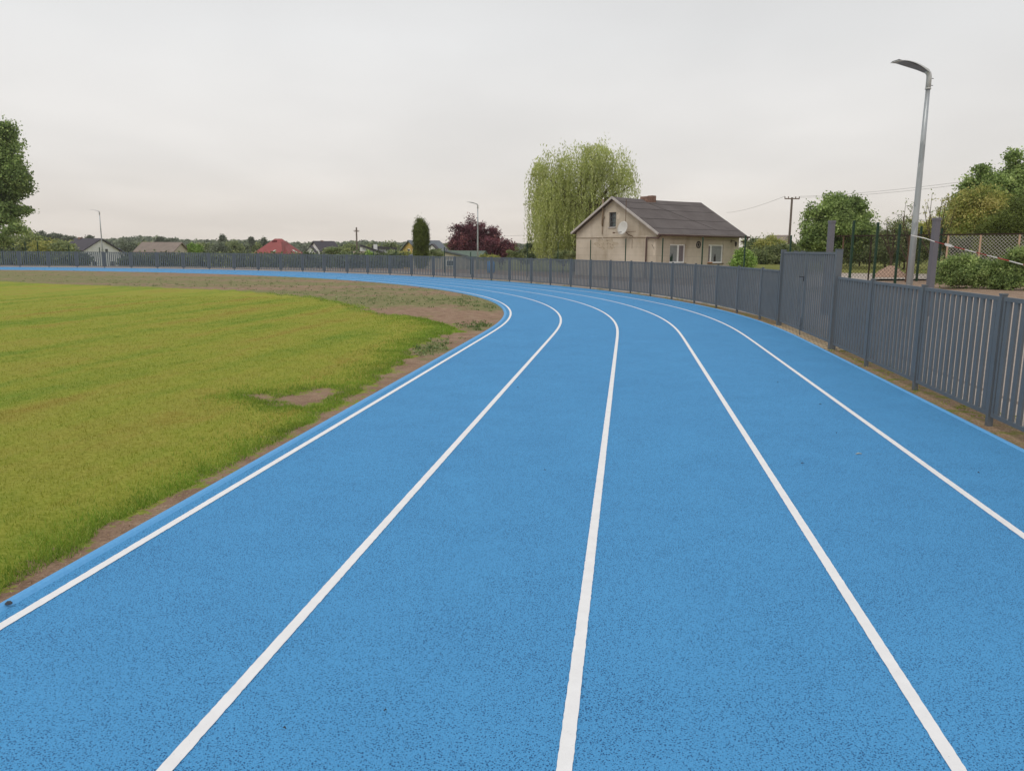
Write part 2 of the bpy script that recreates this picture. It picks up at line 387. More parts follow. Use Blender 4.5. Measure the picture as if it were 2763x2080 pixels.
def np_mesh(name, V, F, m, parent=None, attrs=None):
    """V (n,3), F (m,k) equal-sized faces"""
    me = bpy.data.meshes.new(name); V = np.ascontiguousarray(V, np.float32); F = np.ascontiguousarray(F, np.int32); k = F.shape[1]
    me.vertices.add(len(V)); me.vertices.foreach_set('co', V.ravel())
    me.loops.add(F.size); me.loops.foreach_set('vertex_index', F.ravel())
    me.polygons.add(len(F)); me.polygons.foreach_set('loop_start', np.arange(0, F.size, k, dtype=np.int32))
    me.update(calc_edges=True)
    if attrs:
        for an, (dom, arr) in attrs.items():
            a = me.attributes.new(an, 'FLOAT', dom); a.data.foreach_set('value', np.ascontiguousarray(arr, np.float32))
    me.materials.append(m)
    o = bpy.data.objects.new(name, me); COL.objects.link(o)
    if parent: o.parent = parent
    return o
def leaf_quads(rng, C, size, aspect=.6, droop=0.0, rnd=None, upbias=0.3):
    """rhombic leaves around centres C (n,3)"""
    n = len(C); d = rng.normal(size=(n, 3)); d[:, 2] = d[:, 2] * (1 - droop) - droop * 2.2
    d /= np.linalg.norm(d, axis=1)[:, None]
    q = rng.normal(size=(n, 3)); q[:, 2] += upbias * 2
    x = np.cross(d, q); x /= (np.linalg.norm(x, axis=1)[:, None] + 1e-9)
    s = (size * rng.uniform(.6, 1.35, n))[:, None]
    V = np.stack([C - d * s * .5, C + x * s * aspect * .5, C + d * s * .5, C - x * s * aspect * .5], 1).reshape(-1, 3)
    F = np.arange(4 * n).reshape(-1, 4)
    r = rng.uniform(0, 1, n) if rnd is None else np.clip(rnd + rng.normal(0, .16, n), 0, 1)
    return V, F, r
def crown_pts(rng, lobes, n_cl, per, cr, shell=.45, flat=.75, sub=12):
    """each lobe carries smaller boughs, each bough carries leaf clumps; gaps stay open between the boughs"""
    Lb = []
    for l in lobes:
        if sub <= 1: Lb.append(l); continue
        l = np.array(l, float); m = sub + int(rng.integers(0, 4))
        for _ in range(m):
            d = rng.normal(size=3); d /= np.linalg.norm(d); f = rng.uniform(.42, .86); q = rng.uniform(.2, .36)
            sprig = rng.uniform() < .28
            if sprig: f = rng.uniform(.85, 1.05); q = rng.uniform(.10, .16); d[2] = abs(d[2]) * 1.2
            e_ = l[3:6] * q; e_[:] = e_.mean() * (np.array([.9, .9, 1.5]) if sprig else np.array([1.15, 1.15, .8])); Lb.append([*(l[:3] + d * l[3:6] * f), *e_])
    Lb = np.array(Lb); vol = (Lb[:, 3] * Lb[:, 4] * Lb[:, 5]) ** .7; vol /= vol.sum()
    sh_l = rng.uniform(.15, .85, len(Lb)); ids = rng.choice(len(Lb), n_cl, p=vol); B_ = Lb[ids]
    d = rng.normal(size=(n_cl, 3)); d /= np.linalg.norm(d, axis=1)[:, None]
    rad = shell + (1 - shell) * rng.uniform(0, 1, n_cl) ** .5; rad *= rng.uniform(.86, 1.18, n_cl)
    cc = B_[:, :3] + d * B_[:, 3:6] * rad[:, None]
    cs = np.clip(sh_l[ids] + rng.normal(0, .15, n_cl), 0, 1); k = rng.integers(int(per * .5), int(per * 1.5) + 1, n_cl)
    cen = np.repeat(cc, k, 0); N = len(cen); scale = np.repeat(rng.uniform(.6, 1.25, n_cl), k)
    p = cen + rng.normal(size=(N, 3)) * (cr * scale)[:, None] * np.array([1, 1, flat])
    return p, np.repeat(cs, k), cc
def trunk_mesh(rng, h, r, tips, base=(0, 0, 0), lean=(0, 0), fork=.35):
    b = MB(); bx, by, bz = base
    top = Vector((bx + lean[0], by + lean[1], bz + h))
    pts = [Vector((bx, by, bz)).lerp(top, t) + Vector((rng.normal() * r * .5, rng.normal() * r * .5, 0)) * (t > 0) for t in (0, .2, .4, .6, .8, 1)]
    b.tube(pts, [r * 1.25, r, r * .85, r * .65, r * .4, r * .15], 8)
    for tp in tips:
        tp = Vector(tp); t = rng.uniform(fork, .85); s = Vector((bx, by, bz)).lerp(top, t)
        mid = s.lerp(tp, .5) + Vector((0, 0, .12 * (tp - s).length))
        rr = r * (1 - t) * .75 + .01
        b.tube([s, mid, tp], [rr, rr * .6, rr * .15], 5)
    return b
def tree(name, label, cat, loc, lobes, leafm, n_cl, per, cr, lsize, h_tr, r_tr, seed, aspect=.65, group=None, shell=.45, ntips=10, flat=.75, trunkm=None, upbias=.3, ground=None, sub=12):
    rng = np.random.default_rng(seed); t = thing(name, label, cat, loc, 0, group)
    p, cs, cc = crown_pts(rng, lobes, n_cl, per, cr, shell, flat, sub)
    if ground is not None: p[:, 2] = np.maximum(p[:, 2], ground + rng.uniform(0, .1, len(p)))
    V, F, r = leaf_quads(rng, p, lsize, aspect, 0, cs, upbias)
    np_mesh('crown' if h_tr > 1.2 else 'foliage', V, F, leafm, t, {'rnd': ('FACE', r)})
    tips = cc[rng.choice(len(cc), min(ntips, len(cc)), replace=False)]
    trunk_mesh(rng, h_tr, r_tr, tips).build('trunk' if h_tr > 1.2 else 'stem', trunkm or M['bark'], t)
    return t

# ---------------------------------------------------------------- where things are: one pixel of the photo at a given depth
_f, _y0, _s = 2087.0, 674.864, .008
def P(px, py, Y):
    """world point seen at photo pixel (px,py) at distance Y along the ground axis"""
    r = math.atan(_s); c, sn = math.cos(r), math.sin(r); p = math.atan((1040 - _y0) * c / _f)
    x = px - 1381.5; y = py - 1040; xr = x * c + y * sn; yr = -x * sn + y * c
    dx, dy, dz = xr, _f * math.cos(p) - yr * math.sin(p), -(_f * math.sin(p) + yr * math.cos(p))
    t = Y / dy
    return Vector((dx * t, Y, 1.6 + dz * t))

# ---------------------------------------------------------------- track geometry: offset curves of the inner line
HD, X0, WL, YS, R1, L1, R2 = .1452, -2.6244, 1.2266, 15.799, 28.2126, 13.504, 37.828
def make_path(ds=.05, s0=-30, s1=150):
    x = X0 + math.sin(HD) * s0; y = math.cos(HD) * s0; h = HD; s = s0; L = []
    sg = lambda t: .5 * (1 + math.tanh(t))
    while s < s1:
        L.append((x, y, h, s)); k = sg(s - YS) * (1 - sg(s - YS - L1)) / R1 + sg(s - YS - L1) / R2
        if h < HD - math.pi: k = 0
        x += math.sin(h) * ds; y += math.cos(h) * ds; h -= k * ds; s += ds
    return np.array(L)
PA = make_path()
def at(s, off, z=0.0):
    i = min(max((s + 30) / .05, 0), len(PA) - 1.001); j = int(i); f = i - j
    x, y, h, _ = PA[j] * (1 - f) + PA[j + 1] * f
    return Vector((x + math.cos(h) * off, y - math.sin(h) * off, z)), h
def heads(s): return at(s, 0)[1]
def s_list(s0, s1, fine=None):
    out = []; s = s0
    while s < s1: out.append(s); s += .25 if (fine is None or not (fine[0] < s < fine[1])) else .02
    out.append(s1); return out
def ribbon(name, offs, z, m, s0=-28, s1=148, jit=0, parent=None, fine=None, kind='structure', ground=False):
    """strip along the track; offs/z lists give the cross-section"""
    S = s_list(s0, s1, fine); n = len(offs); V = []
    for s in S:
        for o, zz in zip(offs, z):
            jo = random.gauss(0, jit) if (jit and fine and fine[0] < s < fine[1]) else 0
            p, _ = at(s, o + jo); V.append((p.x, p.y, zz + (hz(p.x, p.y) if ground else 0)))
    F = [(i * n + k, i * n + k + 1, (i + 1) * n + k + 1, (i + 1) * n + k) for i in range(len(S) - 1) for k in range(n - 1)]
    me = bpy.data.meshes.new(name); me.from_pydata(V, [], F); me.materials.append(m); bmf(me)
    if me.polygons and sum(p.normal.z for p in me.polygons) < 0: me.flip_normals()
    o = bpy.data.objects.new(name, me); COL.objects.link(o)
    if kind: o['kind'] = kind
    return o

# ---------------------------------------------------------------- ground
def sst(a, b, x): t = np.clip((x - a) / (b - a), 0, 1); return t * t * (3 - 2 * t)
def Hgt(x, y):
    x = np.asarray(x, float); y = np.asarray(y, float)
    right = .6 * sst(7.5, 12.5, x - .12 * y + 1.5) * sst(6, 14, y)
    fall = -3.6 * sst(66, 115, y) * (1 - sst(-2, 30, x - .18 * y + 3))
    return right + fall
def hz(x, y): return float(Hgt(x, y))
def track_dist(X, Y):
    """signed offset from the inner line for arrays of points"""
    Q = PA[::10]; out = np.empty(X.shape)
    for i in range(0, X.size, 4000):
        a = X.ravel()[i:i + 4000]; b = Y.ravel()[i:i + 4000]
        d = (a[:, None] - Q[None, :, 0]) ** 2 + (b[:, None] - Q[None, :, 1]) ** 2; j = d.argmin(1)
        out.ravel()[i:i + 4000] = (a - Q[j, 0]) * np.cos(Q[j, 2]) - (b - Q[j, 1]) * np.sin(Q[j, 2])
    return out
def grid(name, xs, ys, m, zf, attrs=None):
    X, Y = np.meshgrid(xs, ys); Z = zf(X, Y); V = np.stack([X, Y, Z], -1).reshape(-1, 3)
    nx, ny = len(xs), len(ys); I = np.arange(nx * ny).reshape(ny, nx)
    F = np.stack([I[:-1, :-1], I[:-1, 1:], I[1:, 1:], I[1:, :-1]], -1).reshape(-1, 4)
    o = np_mesh(name, V, F, m, None, {k: ('POINT', a(X, Y).ravel()) for k, a in (attrs or {}).items()})
    o['kind'] = 'structure'; return o
xs = np.unique(np.concatenate([np.linspace(-3000, -120, 20), np.linspace(-120, 120, 121), np.linspace(120, 3000, 20)]))
ys = np.unique(np.concatenate([np.linspace(-1500, -40, 10), np.linspace(-40, 160, 101), np.linspace(160, 5000, 25)]))
def soil_attr(X, Y):
    o = track_dist(X, Y); return np.clip(1.3 - np.abs(o - 15) / 9, 0, 1) * (Y < 85)
grid('ground', xs, ys, M['ground'], lambda X, Y: Hgt(X, Y) - .05, {'soil': soil_attr})

# infield (lawn and bare soil) as one finer sheet
LAWN = np.array([(-2.9, -5), (-2.66, 0), (-2.50, 3.0), (-2.47, 3.44), (-2.37, 3.7), (-2.41, 4.14), (-2.39, 4.42), (-2.29, 4.8), (-2.14, 5.64), (-1.97, 6.68), (-1.89, 7.4), (-1.79, 8.46),
    (-1.64, 9.91), (-1.62, 11.2), (-1.59, 12.6), (-1.52, 14.0), (-1.39, 15.04), (-1.02, 15.3), (-1.2, 16.2), (-1.47, 16.9), (-2.29, 18.9), (-3.04, 19.4), (-3.7, 20.18), (-4.57, 22.59),
    (-6.7, 26.3), (-8.09, 27.5), (-10.55, 30.18), (-13.14, 31.24), (-15.5, 32.45), (-18.02, 33.4), (-20.04, 34.14), (-24, 36.5), (-32, 37.5), (-60, 37), (-60, -5)])
HOLES = [np.array([(-3.0, 8.5), (-2.7, 8.6), (-2.62, 8.42), (-2.45, 8.55), (-2.4, 8.85), (-2.12, 9.1), (-1.96, 8.85), (-2.08, 8.5), (-2.0, 8.1), (-2.2, 7.8), (-2.4, 7.92), (-2.5, 8.2), (-2.78, 8.3)]),
         np.array([(-1.78, 9.9), (-1.66, 10.6), (-1.47, 10.85), (-1.42, 9.9)]), np.array([(-1.72, 12.3), (-1.62, 13.4), (-1.40, 13.6), (-1.36, 12.2)])]
def sdist(X, Y, poly):
    x = X.ravel(); y = Y.ravel(); ins = np.zeros(x.shape, bool); best = np.full(x.shape, 1e9); n = len(poly)
    for i in range(n):
        x1, y1 = poly[i]; x2, y2 = poly[(i + 1) % n]
        ex, ey = x2 - x1, y2 - y1; t = np.clip(((x - x1) * ex + (y - y1) * ey) / (ex * ex + ey * ey), 0, 1)
        best = np.minimum(best, np.hypot(x - x1 - t * ex, y - y1 - t * ey))
        c = ((y1 > y) != (y2 > y)) & (x < (x2 - x1) * (y - y1) / ((y2 - y1) + 1e-12) + x1); ins ^= c
    return np.where(ins, best, -best).reshape(X.shape)
def grass_sd(X, Y):
    k_ = .022 + .0035 * np.clip(Y - 3, 0, 25)
    X, Y = X + k_ * (np.sin(Y * 9.1 + 2 * np.sin(X * 5.3)) + .8 * np.sin(X * 17 + Y * 6.3)), Y + k_ * 1.6 * np.sin(X * 8.3 + Y * 2.1)
    d = sdist(X, Y, LAWN)
    for h in HOLES: d = np.minimum(d, -sdist(X, Y, h))
    return d
def grass_attr(X, Y):
    d = grass_sd(X, Y); w = .17 + .02 * np.maximum(np.hypot(X, Y) - 4, 0)
    return np.clip(.5 + d / (2 * w) * 1.0, -.6, 1.6)
WEEDS = [(-11, 36.5, 9, 2.6, .75), (-19, 37.5, 12, 3.5, .7), (-27, 42, 14, 5, .7), (-6.5, 25.2, 4.6, 3.2, .95), (-4.2, 23.8, 3.2, 2.2, .9), (-3.0, 26.6, 3.2, 2.4, .8), (-8.5, 29.2, 6, 2.0, .85), (-.55, 22.6, 1.1, 2.0, .9), (-1.5, 24.5, 2.2, 1.6, .8),
         (-.75, 16.6, .5, 1.0, .6), (-1.35, 12.9, .35, 1.4, .8), (-13, 43, 12, 3, .7), (-35, 48, 16, 6, .7), (-5, 32, 5, 2, .6), (-45, 42, 14, 6, .7), (-15, 33.5, 8, 1.6, .55)]
def weed_attr(X, Y):
    a = np.zeros(X.shape)
    for cx, cy, rx, ry, w in WEEDS: a = np.maximum(a, w * np.clip(1.25 - np.sqrt(((X - cx) / rx) ** 2 + ((Y - cy) / ry) ** 2), 0, 1))
    return a
def lumps(X, Y): return .012 * np.sin(X * 5.1 + np.sin(Y * 3.3)) * np.sin(Y * 4.3 + np.sin(X * 2.7)) + .008 * np.sin(X * 13.7 + Y * 3) * np.sin(Y * 11.1)
def in_z(X, Y):
    o = track_dist(X, Y); return -.03 - .10 * sst(-.12, .1, o) + lumps(X, Y) * sst(0, .5, -o - .15) + .02 * sst(0, .4, grass_sd(X, Y))
xs = np.unique(np.concatenate([np.linspace(-60, -12, 97), np.linspace(-12, 1.6, 171)]))
ys = np.unique(np.concatenate([np.linspace(-5, 2, 15), np.linspace(2, 30, 281), np.linspace(30, 66, 121)]))
X, Y = np.meshgrid(xs, ys)
inf = grid('infield_ground', xs, ys, M['infield'], in_z, {'grass': grass_attr, 'weed': weed_attr, 'fringe': lambda X, Y: np.clip(1 - grass_sd(X, Y) / (.22 + .035 * np.clip(Y - 5, 0, 12)), 0, 1)})
# drop the cells that lie outside the bend
import bmesh
bm = bmesh.new(); bm.from_mesh(inf.data)
od = track_dist(np.array([v.co.x for v in bm.verts]), np.array([v.co.y for v in bm.verts]))
bmesh.ops.delete(bm, geom=[v for v, o in zip(bm.verts, od) if o > .35], context='VERTS'); bm.to_mesh(inf.data); bm.free()

# track, kerbs, lines
ribbon('running_track', [-.105, 5.86], [0, 0], M['track'])
ribbon('inner_kerb', [-.178, -.168, -.150, -.125, -.1049], [-.05, .006, .014, .010, -.001], M['kerb'])
ribbon('outer_kerb', [5.8599, 5.875, 5.90, 5.912, 5.914], [-.001, .008, .008, .002, -.05], M['kerb'])
for i in range(5):
    ribbon('lane_line', [WL * i - .025, WL * i + .025], [.003, .003], M['line'], jit=.0007, fine=(1.2, 9))
ribbon('soil_verge', [5.90, 6.35], [-.012, -.012], M['verge'])
ribbon('gravel_strip', [6.35, 6.85], [-.012, -.012], M['gravel'])
ribbon('path', [6.85, 6.87, 8.6, 10.4, 12.0, 12.02], [-.04, .012, .012, .012, .012, -.06], M['concrete'], ground=True)

# ---------------------------------------------------------------- anthracite slatted fence
FO = 6.05
GATE = (13.99, 17.85)
S_POST = [2.5, 4.35, 6.22, 8.16, 10.11, 12.05]
S_LEFT = [19.09, 20.7, 22.17, 23.73, 25.35, 26.87, 28.32, 29.84, 31.35, 32.9, 34.55, 36.12, 37.92, 39.45, 41.05, 42.54, 44.38, 46.25, 48.1, 50.0, 51.75, 53.7, 55.5, 57.3, 59.15, 61.1, 63.1, 65.1, 67.1]
while S_LEFT[-1] < 92: S_LEFT.append(S_LEFT[-1] + 1.95)
PW = 1.87
def panel_mesh(w, z0, z1, nsl, name, hd_=.0095):
    b = MB(); r = .038; d = .015
    b.box(0, w, -d, d, z1 - r, z1); b.box(0, w, -d, d, z0, z0 + r)
    b.box(0, r, -d + .0012, d - .0012, z0 + r, z1 - r); b.box(w - r, w, -d + .0012, d - .0012, z0 + r, z1 - r)
    sw = .075; inner = w - 2 * r - .03; gap = (inner - nsl * sw) / (nsl - 1)
    for i in range(nsl):
        x = r + .015 + i * (sw + gap); b.box(x, x + sw, -hd_, hd_, z0 + r, z1 - r)
    me = bpy.data.meshes.new(name); me.from_pydata(b.v, [], b.f); me.materials.append(M['fence']); bmf(me); return me
def post_mesh(w, h):
    b = MB(); b.box(-w / 2, w / 2, -w / 2, w / 2, -.3, h - .014); b.box(-w / 2 - .004, w / 2 + .004, -w / 2 - .004, w / 2 + .004, h - .014, h)
    me = bpy.data.meshes.new('fence_post'); me.from_pydata(b.v, [], b.f); me.materials.append(M['fence']); bmf(me); return me
PANEL = panel_mesh(PW, .085, 1.21, 13, 'slat_panel'); POST = post_mesh(.05, 1.24)
bb = MB(); bb.box(-.012, .012, -.038, -.03, -.012, .012)
BOLT = bpy.data.meshes.new('bolt'); BOLT.from_pydata(bb.v, [], bb.f); BOLT.materials.append(M['white_tape'])
def put(me, name, loc, rz, parent, sx=1):
    o = bpy.data.objects.new(name, me); COL.objects.link(o); o.location = loc; o.rotation_euler = (0, 0, rz); o.scale = (sx, 1, 1); o.parent = parent; return o
def fence_run(S, label, near=False, first=True, endgap=None):
    t = thing('slatted_fence', label, 'fence')
    pts = [at(s, FO)[0] for s in S]
    for i, p in enumerate(pts):
        q = pts[min(i + 1, len(pts) - 1)]; o = pts[max(i - 1, 0)]; a = math.atan2(q.y - o.y, q.x - o.x)
        if not ((i == 0 and not first)):
            ps = put(POST, 'fence_post', (p.x, p.y, 0), a, t)
            if near: [put(BOLT, 'bolt', (0, 0, z_), 0, ps) for z_ in (1.01, .23)]
    for i in range(len(pts) - 1):
        a, b = pts[i], pts[i + 1]; d = b - a; Ld = d.length; u = d / Ld; g = .045
        s = a + u * g
        put(PANEL, 'slat_panel', (s.x, s.y, 0), math.atan2(d.y, d.x), t, (Ld - 2 * g) / PW)
    return t
near_S = S_POST + [GATE[0] - .02]
fr = fence_run(near_S[:-1] + [GATE[0] - .05], 'anthracite slatted metal fence from the gate to the right edge of the photo', near=True)
fl = fence_run([GATE[1] + .06] + S_LEFT[0:], 'long anthracite slatted metal fence curving away left of the gate', first=False)
# remove the doubled post at the gate end of the near run
last = [o for o in COL.objects if o.parent == fr and o.name.startswith('fence_post')][-1]
for ch in [o for o in COL.objects if o.parent == last]: bpy.data.objects.remove(ch)
bpy.data.objects.remove(last)
# gate
ga, gb = at(GATE[0], FO)[0], at(GATE[1], FO + .03)[0]
gd = gb - ga; GL = gd.length; gang = math.atan2(gd.y, gd.x)
gt = thing('double_gate', 'tall anthracite double gate with two slatted leaves and a black lever handle', 'gate', ga, gang)
GP = post_mesh(.1, 1.66)
put(GP, 'gate_post', (0, 0, 0), 0, gt); put(GP, 'gate_post', (GL, 0, 0), 0, gt)
lw = (GL - .14) / 2 - .012; LEAF = panel_mesh(lw, .09, 1.61, 14, 'gate_leaf', .0075)
gl1 = put(LEAF, 'gate_leaf', (.07, 0, 0), 0, gt); gl2 = put(LEAF, 'gate_leaf', (.07 + lw + .024, 0, 0), 0, gt)
b = MB(); b.box(.065, .085, .016, .024, 1.05, 1.15); b.tube([(.075, .02, 1.13), (.075, .07, 1.13), (.09, .08, 1.135), (.16, .08, 1.13), (.17, .078, 1.12)], .008, 6)
h = b.build('handle', M['dark'], gl2, smooth=True)
b = MB(); b.tube([(.02, .03, .35), (.02, .03, .0)], .009, 6); b.box(0, .04, .016, .04, .2, .24); b.build('drop_bolt', M['fence'], gl2)
b = MB(); b.box(.06, .066, -.0, .03, 1.52, 1.60); o = b.build('tag', M['white_tape'], gt)
# block paving under the gate
S = np.linspace(GATE[0] - .15, GATE[1] + .15, 30)
V = []; F = []
for s in S:
    for o_ in (5.905, 6.9): p, _ = at(s, o_); V.append((p.x, p.y, -.006))
F = [(2 * i, 2 * i + 1, 2 * i + 3, 2 * i + 2) for i in range(len(S) - 1)]
me = bpy.data.meshes.new('gate_paving'); me.from_pydata(V, [], F); me.materials.append(M['paver']); bmf(me)
gp = bpy.data.objects.new('gate_paving', me); COL.objects.link(gp); gp['kind'] = 'structure'

# ---------------------------------------------------------------- lamp posts
def lamp(loc, label, rz, Hh=5.75):
    t = thing('lamp_post', label, 'street lamp', loc, rz, 'galvanised lamp posts behind the slatted fence')
    b = MB(); b.tube([(0, 0, -.4), (0, 0, 2), (0, 0, 4), (0, 0, Hh - .32)], [.076, .070, .058, .047], 18); b.build('pole', M['galv'], t, True)
    b = MB(); b.tube([(0, 0, Hh - .36), (0, 0, Hh - .1), (-.02, 0, Hh - .03), (-.1, 0, Hh + .03)], [.056, .056, .056, .05], 14)
    b.tube([(0, 0, Hh - .37), (0, 0, Hh - .34)], .064, 14)
    br = b.build('bracket', M['lampgrey'], t, True)
    b = MB(); b.tube([(.05, 0, Hh - .28), (.12, 0, Hh - .28)], .008, 5); b.build('screw', M['dark'], br); b = MB(); b.tube([(.05, 0, Hh - .13), (.12, 0, Hh - .13)], .008, 5); b.build('screw', M['dark'], br)
    # luminaire: a long shallow arched body
    N = 12; V = []; F = []
    for i in range(N + 1):
        u = i / N; x = -.05 - .90 * u; z = Hh - .02 + .17 * math.sin(u * 1.9) + .02 * u
        w = .07 + .085 * math.sin(min(1, u * 1.6) * math.pi / 2) - .02 * max(0, u - .8) / .2; th = .05 * (1 - u) + .014
        V += [(x, -w, z), (x, w, z), (x, w * .72, z + th), (x, -w * .72, z + th)]
    for i in range(N):
        for k in range(4): F.append((4 * i + k, 4 * i + (k + 1) % 4, 4 * i + 4 + (k + 1) % 4, 4 * i + 4 + k))
    F += [(0, 1, 2, 3), (4 * N + 3, 4 * N + 2, 4 * N + 1, 4 * N)]
    b = MB(); b.v = V; b.f = F; hd = b.build('lamp_head', M['lampgrey'], t)
    V = []; F = []
    for i in range(1, N + 1):
        u = i / N; x = -.05 - .90 * u + (.02 if i == N else 0); z = Hh - .03 + .07 * (1 - math.exp(-u * 5)) + .16 * u - .006
        w = .055 + .085 * math.sin(min(1, u * 1.6) * math.pi / 2) - .02 * max(0, u - .8) / .2
        V += [(x, -w, z), (x, w, z)]
    F = [(2 * i, 2 * i + 1, 2 * i + 3, 2 * i + 2) for i in range(N - 1)]
    b = MB(); b.v = V; b.f = F; b.build('lens', M['lens'], hd)
    return t
lp = P(2460, 700, 18.4); lamp((lp.x, 18.4, .12), 'tall galvanised lamp post at right, nearest of the three lamp posts', R(14), 5.5)
lp = P(1289, 700, 70); lamp((lp.x, 70, -.2), 'small distant lamp post in front of the dark red tree', R(15), 5.75)
lp = P(278.5, 700, 91); lamp((lp.x, 91, -.25), 'farthest lamp post, in front of the white gabled house', R(12), 5.85)

# two tall grey square posts and two capped bollards
for px, Y, zt, lab in ((2237, 20, 2.40, 'tall grey square steel post with a flat cap rising behind the gate'), (2517, 18, 2.40, 'tall grey square steel post right of the nearest lamp post')):
    q = P(px, 700, Y); t = thing('square_post', lab, 'post', (q.x, Y, 0), R(12))
    b = MB(); b.box(-.062, .062, -.062, .062, -.2, zt - .06); b.build('shaft', M['greypost'], t)
    b = MB(); b.box(-.071, .071, -.071, .071, zt - .06, zt); b.build('cap', M['greypost'], t)
for px, lab in ((2148, 'short capped steel post just showing behind the gate, left one'), (2167, 'short capped steel post just showing behind the gate, right one')):
    q = P(px, 677.5, 19); t = thing('steel_post', lab, 'post', (q.x, 19, 0), R(10))
    b = MB(); b.box(-.03, .03, -.03, .03, -.1, q.z - .02); b.build('shaft', M['fence'], t)
    b = MB(); b.box(-.04, .04, -.04, .04, q.z - .02, q.z + .005); b.build('cap', M['fence'], t)

# ---------------------------------------------------------------- green wire mesh fences
def mesh_panel(b, A, B, z0, z1a, z1b, dx=.2, dz=.3, r=.0013):
    if A[0] < 10.5: dx = 1.3
    A = Vector(A); B = Vector(B); d = B - A; Ld = d.length
    n = max(2, int(Ld / dx))
    for i in range(n + 1):
        t = i / n; p = A + d * t; b.bar((p.x, p.y, z0), (p.x, p.y, z1a + (z1b - z1a) * t), r * 2)
    m = int((min(z1a, z1b) - z0) / dz)
    for j in range(m + 1):
        f = j / m; b.bar((A.x, A.y, z0 + (z1a - z0) * f), (B.x, B.y, z0 + (z1b - z0) * f), r * 2)
def green_fence(posts, label, height, mesh=True, th=.046):
    t = thing('mesh_fence', label, 'fence')
    for i, (x, y, z) in enumerate(posts):
        b = MB(); b.box(x - th / 2, x + th / 2, y - th / 2, y + th / 2, z - height, z); b.build('fence_post', M['green'], t)
    if mesh:
        for (x, y, z), (x2, y2, z2) in zip(posts, posts[1:]):
            if math.hypot(x2 - x, y2 - y) > 9: continue
            b = MB(); mesh_panel(b, (x, y, 0), (x2, y2, 0), max(z, z2) - height + .35, z - .04, z2 - .04); b.build('wire_panel', M['green'], t)
    return t
def pp(l): return [tuple(P(px, py, Y)) for px, py, Y in l]
green_fence(pp([(2135, 635, 24.5), (2012, 635.6, 27), (1897, 641, 30), (1789, 642.4, 33), (1689, 643.5, 36), (1594, 647.4, 39), (1506, 653, 42.5), (1423, 652, 46)]),
            'dark green wire mesh fence standing in front of the beige house', 2.15)
green_fence(pp([(1270, 680, 51), (1199, 667.7, 54), (1068, 672, 58), (1007, 676, 60), (950, 678, 62), (840, 680, 65), (745, 683, 68)]),
            'low dark green fence posts left of the willow, behind the slatted fence', 1.9, th=.06)
green_fence(pp([(268, 667.7, 84), (185, 662, 83), (100, 652, 82), (67, 653, 81), (35, 653, 80), (3, 654, 79)]),
            'dark green mesh fence at the far left below the maple', 2.3, th=.07)
green_fence(pp([(2305, 595, 25), (2370, 600, 26.4), (2429, 605, 28), (2487, 610.6, 30), (2542, 616, 32)]),
            'tall green wire mesh fence behind the nearest lamp post', 2.5, th=.065)

# ---------------------------------------------------------------- chain-link fence on the right with a dark top rail
ct = thing('chainlink_fence', 'chain-link fence with pale posts and a dark top rail behind the right hedge', 'fence')
CA, CB = P(2257, 637, 31), P(2840, 630, 25.5)
b = MB(); b.bar(CA, CB, .04, .05); b.build('top_rail', M['rustrail'], ct)
def cpt(px):
    a0 = (px - 1381.5) / 2087; dx = CB.x - CA.x; dy = CB.y - CA.y
    t = (a0 * CA.y - CA.x) / (dx - a0 * dy); return CA.lerp(CB, t)
for px in (2534, 2620, 2723):
    p = cpt(px); b = MB(); b.box(p.x - .022, p.x + .022, p.y - .022, p.y + .022, .3, p.z - .02); b.build('fence_post', M['peach'], ct)
for px, m_ in ((2257, 'rust'), (2331, 'rustrail'), (2432, 'rust')):
    p = cpt(px); b = MB(); b.box(p.x - .022, p.x + .022, p.y - .022, p.y + .022, .3, p.z - .02); b.build('fence_post', M[m_], ct)
def chain(a, c, m_, zl=.65, cell=.115, r=.0048):
    a = cpt(a); c = cpt(c); d = c - a; Ld = Vector((d.x, d.y, 0)).length; Hh = a.z - zl; b = MB(); n = int((Ld + Hh) / cell)
    for sgn in (1, -1):
        for i in range(n + 1):
            u0 = i * cell - (Hh if sgn > 0 else 0); u1 = u0 + sgn * Hh if sgn > 0 else u0 - Hh
            # line from (u0, z low) to (u1, z high)
            pa, pb = (u0, 0.0), ((u0 + Hh) if sgn > 0 else (u0 - Hh), Hh)
            def clip(pa, pb):
                (x1, z1), (x2, z2) = pa, pb; t0, t1 = 0, 1; dx = x2 - x1
                if dx > 0: t0 = max(t0, -x1 / dx); t1 = min(t1, (Ld - x1) / dx)
                else: t0 = max(t0, (Ld - x1) / dx); t1 = min(t1, -x1 / dx)
                if t0 >= t1: return None
                return (x1 + dx * t0, z1 + (z2 - z1) * t0), (x1 + dx * t1, z1 + (z2 - z1) * t1)
            q = clip(pa, pb)
            if q:
                (u_, z_), (w_, y_) = q
                A_ = a + d * (u_ / Ld); B_ = a + d * (w_ / Ld); b.bar((A_.x, A_.y + .004 * sgn, zl + z_), (B_.x, B_.y + .004 * sgn, zl + y_), r * 2)
    b.build('wire_mesh', M[m_], ct)
chain(2536, 2835, 'chain'); chain(2260, 2534, 'rustrail', .65, .14, .0035)

# ---------------------------------------------------------------- beige house
HA = R(38)
ht = thing('beige_house', 'single storey beige plastered house with a dark felt roof and satellite dish', 'house', (8.74, 48, 0), HA)
LU, LV, ZE, ZR = 8.25, 7.2, 2.80, 4.90
b = MB()
prof = [(0, 0, -.5), (0, 0, ZE), (0, LV / 2, ZR), (0, LV, ZE), (0, LV, -.5)]
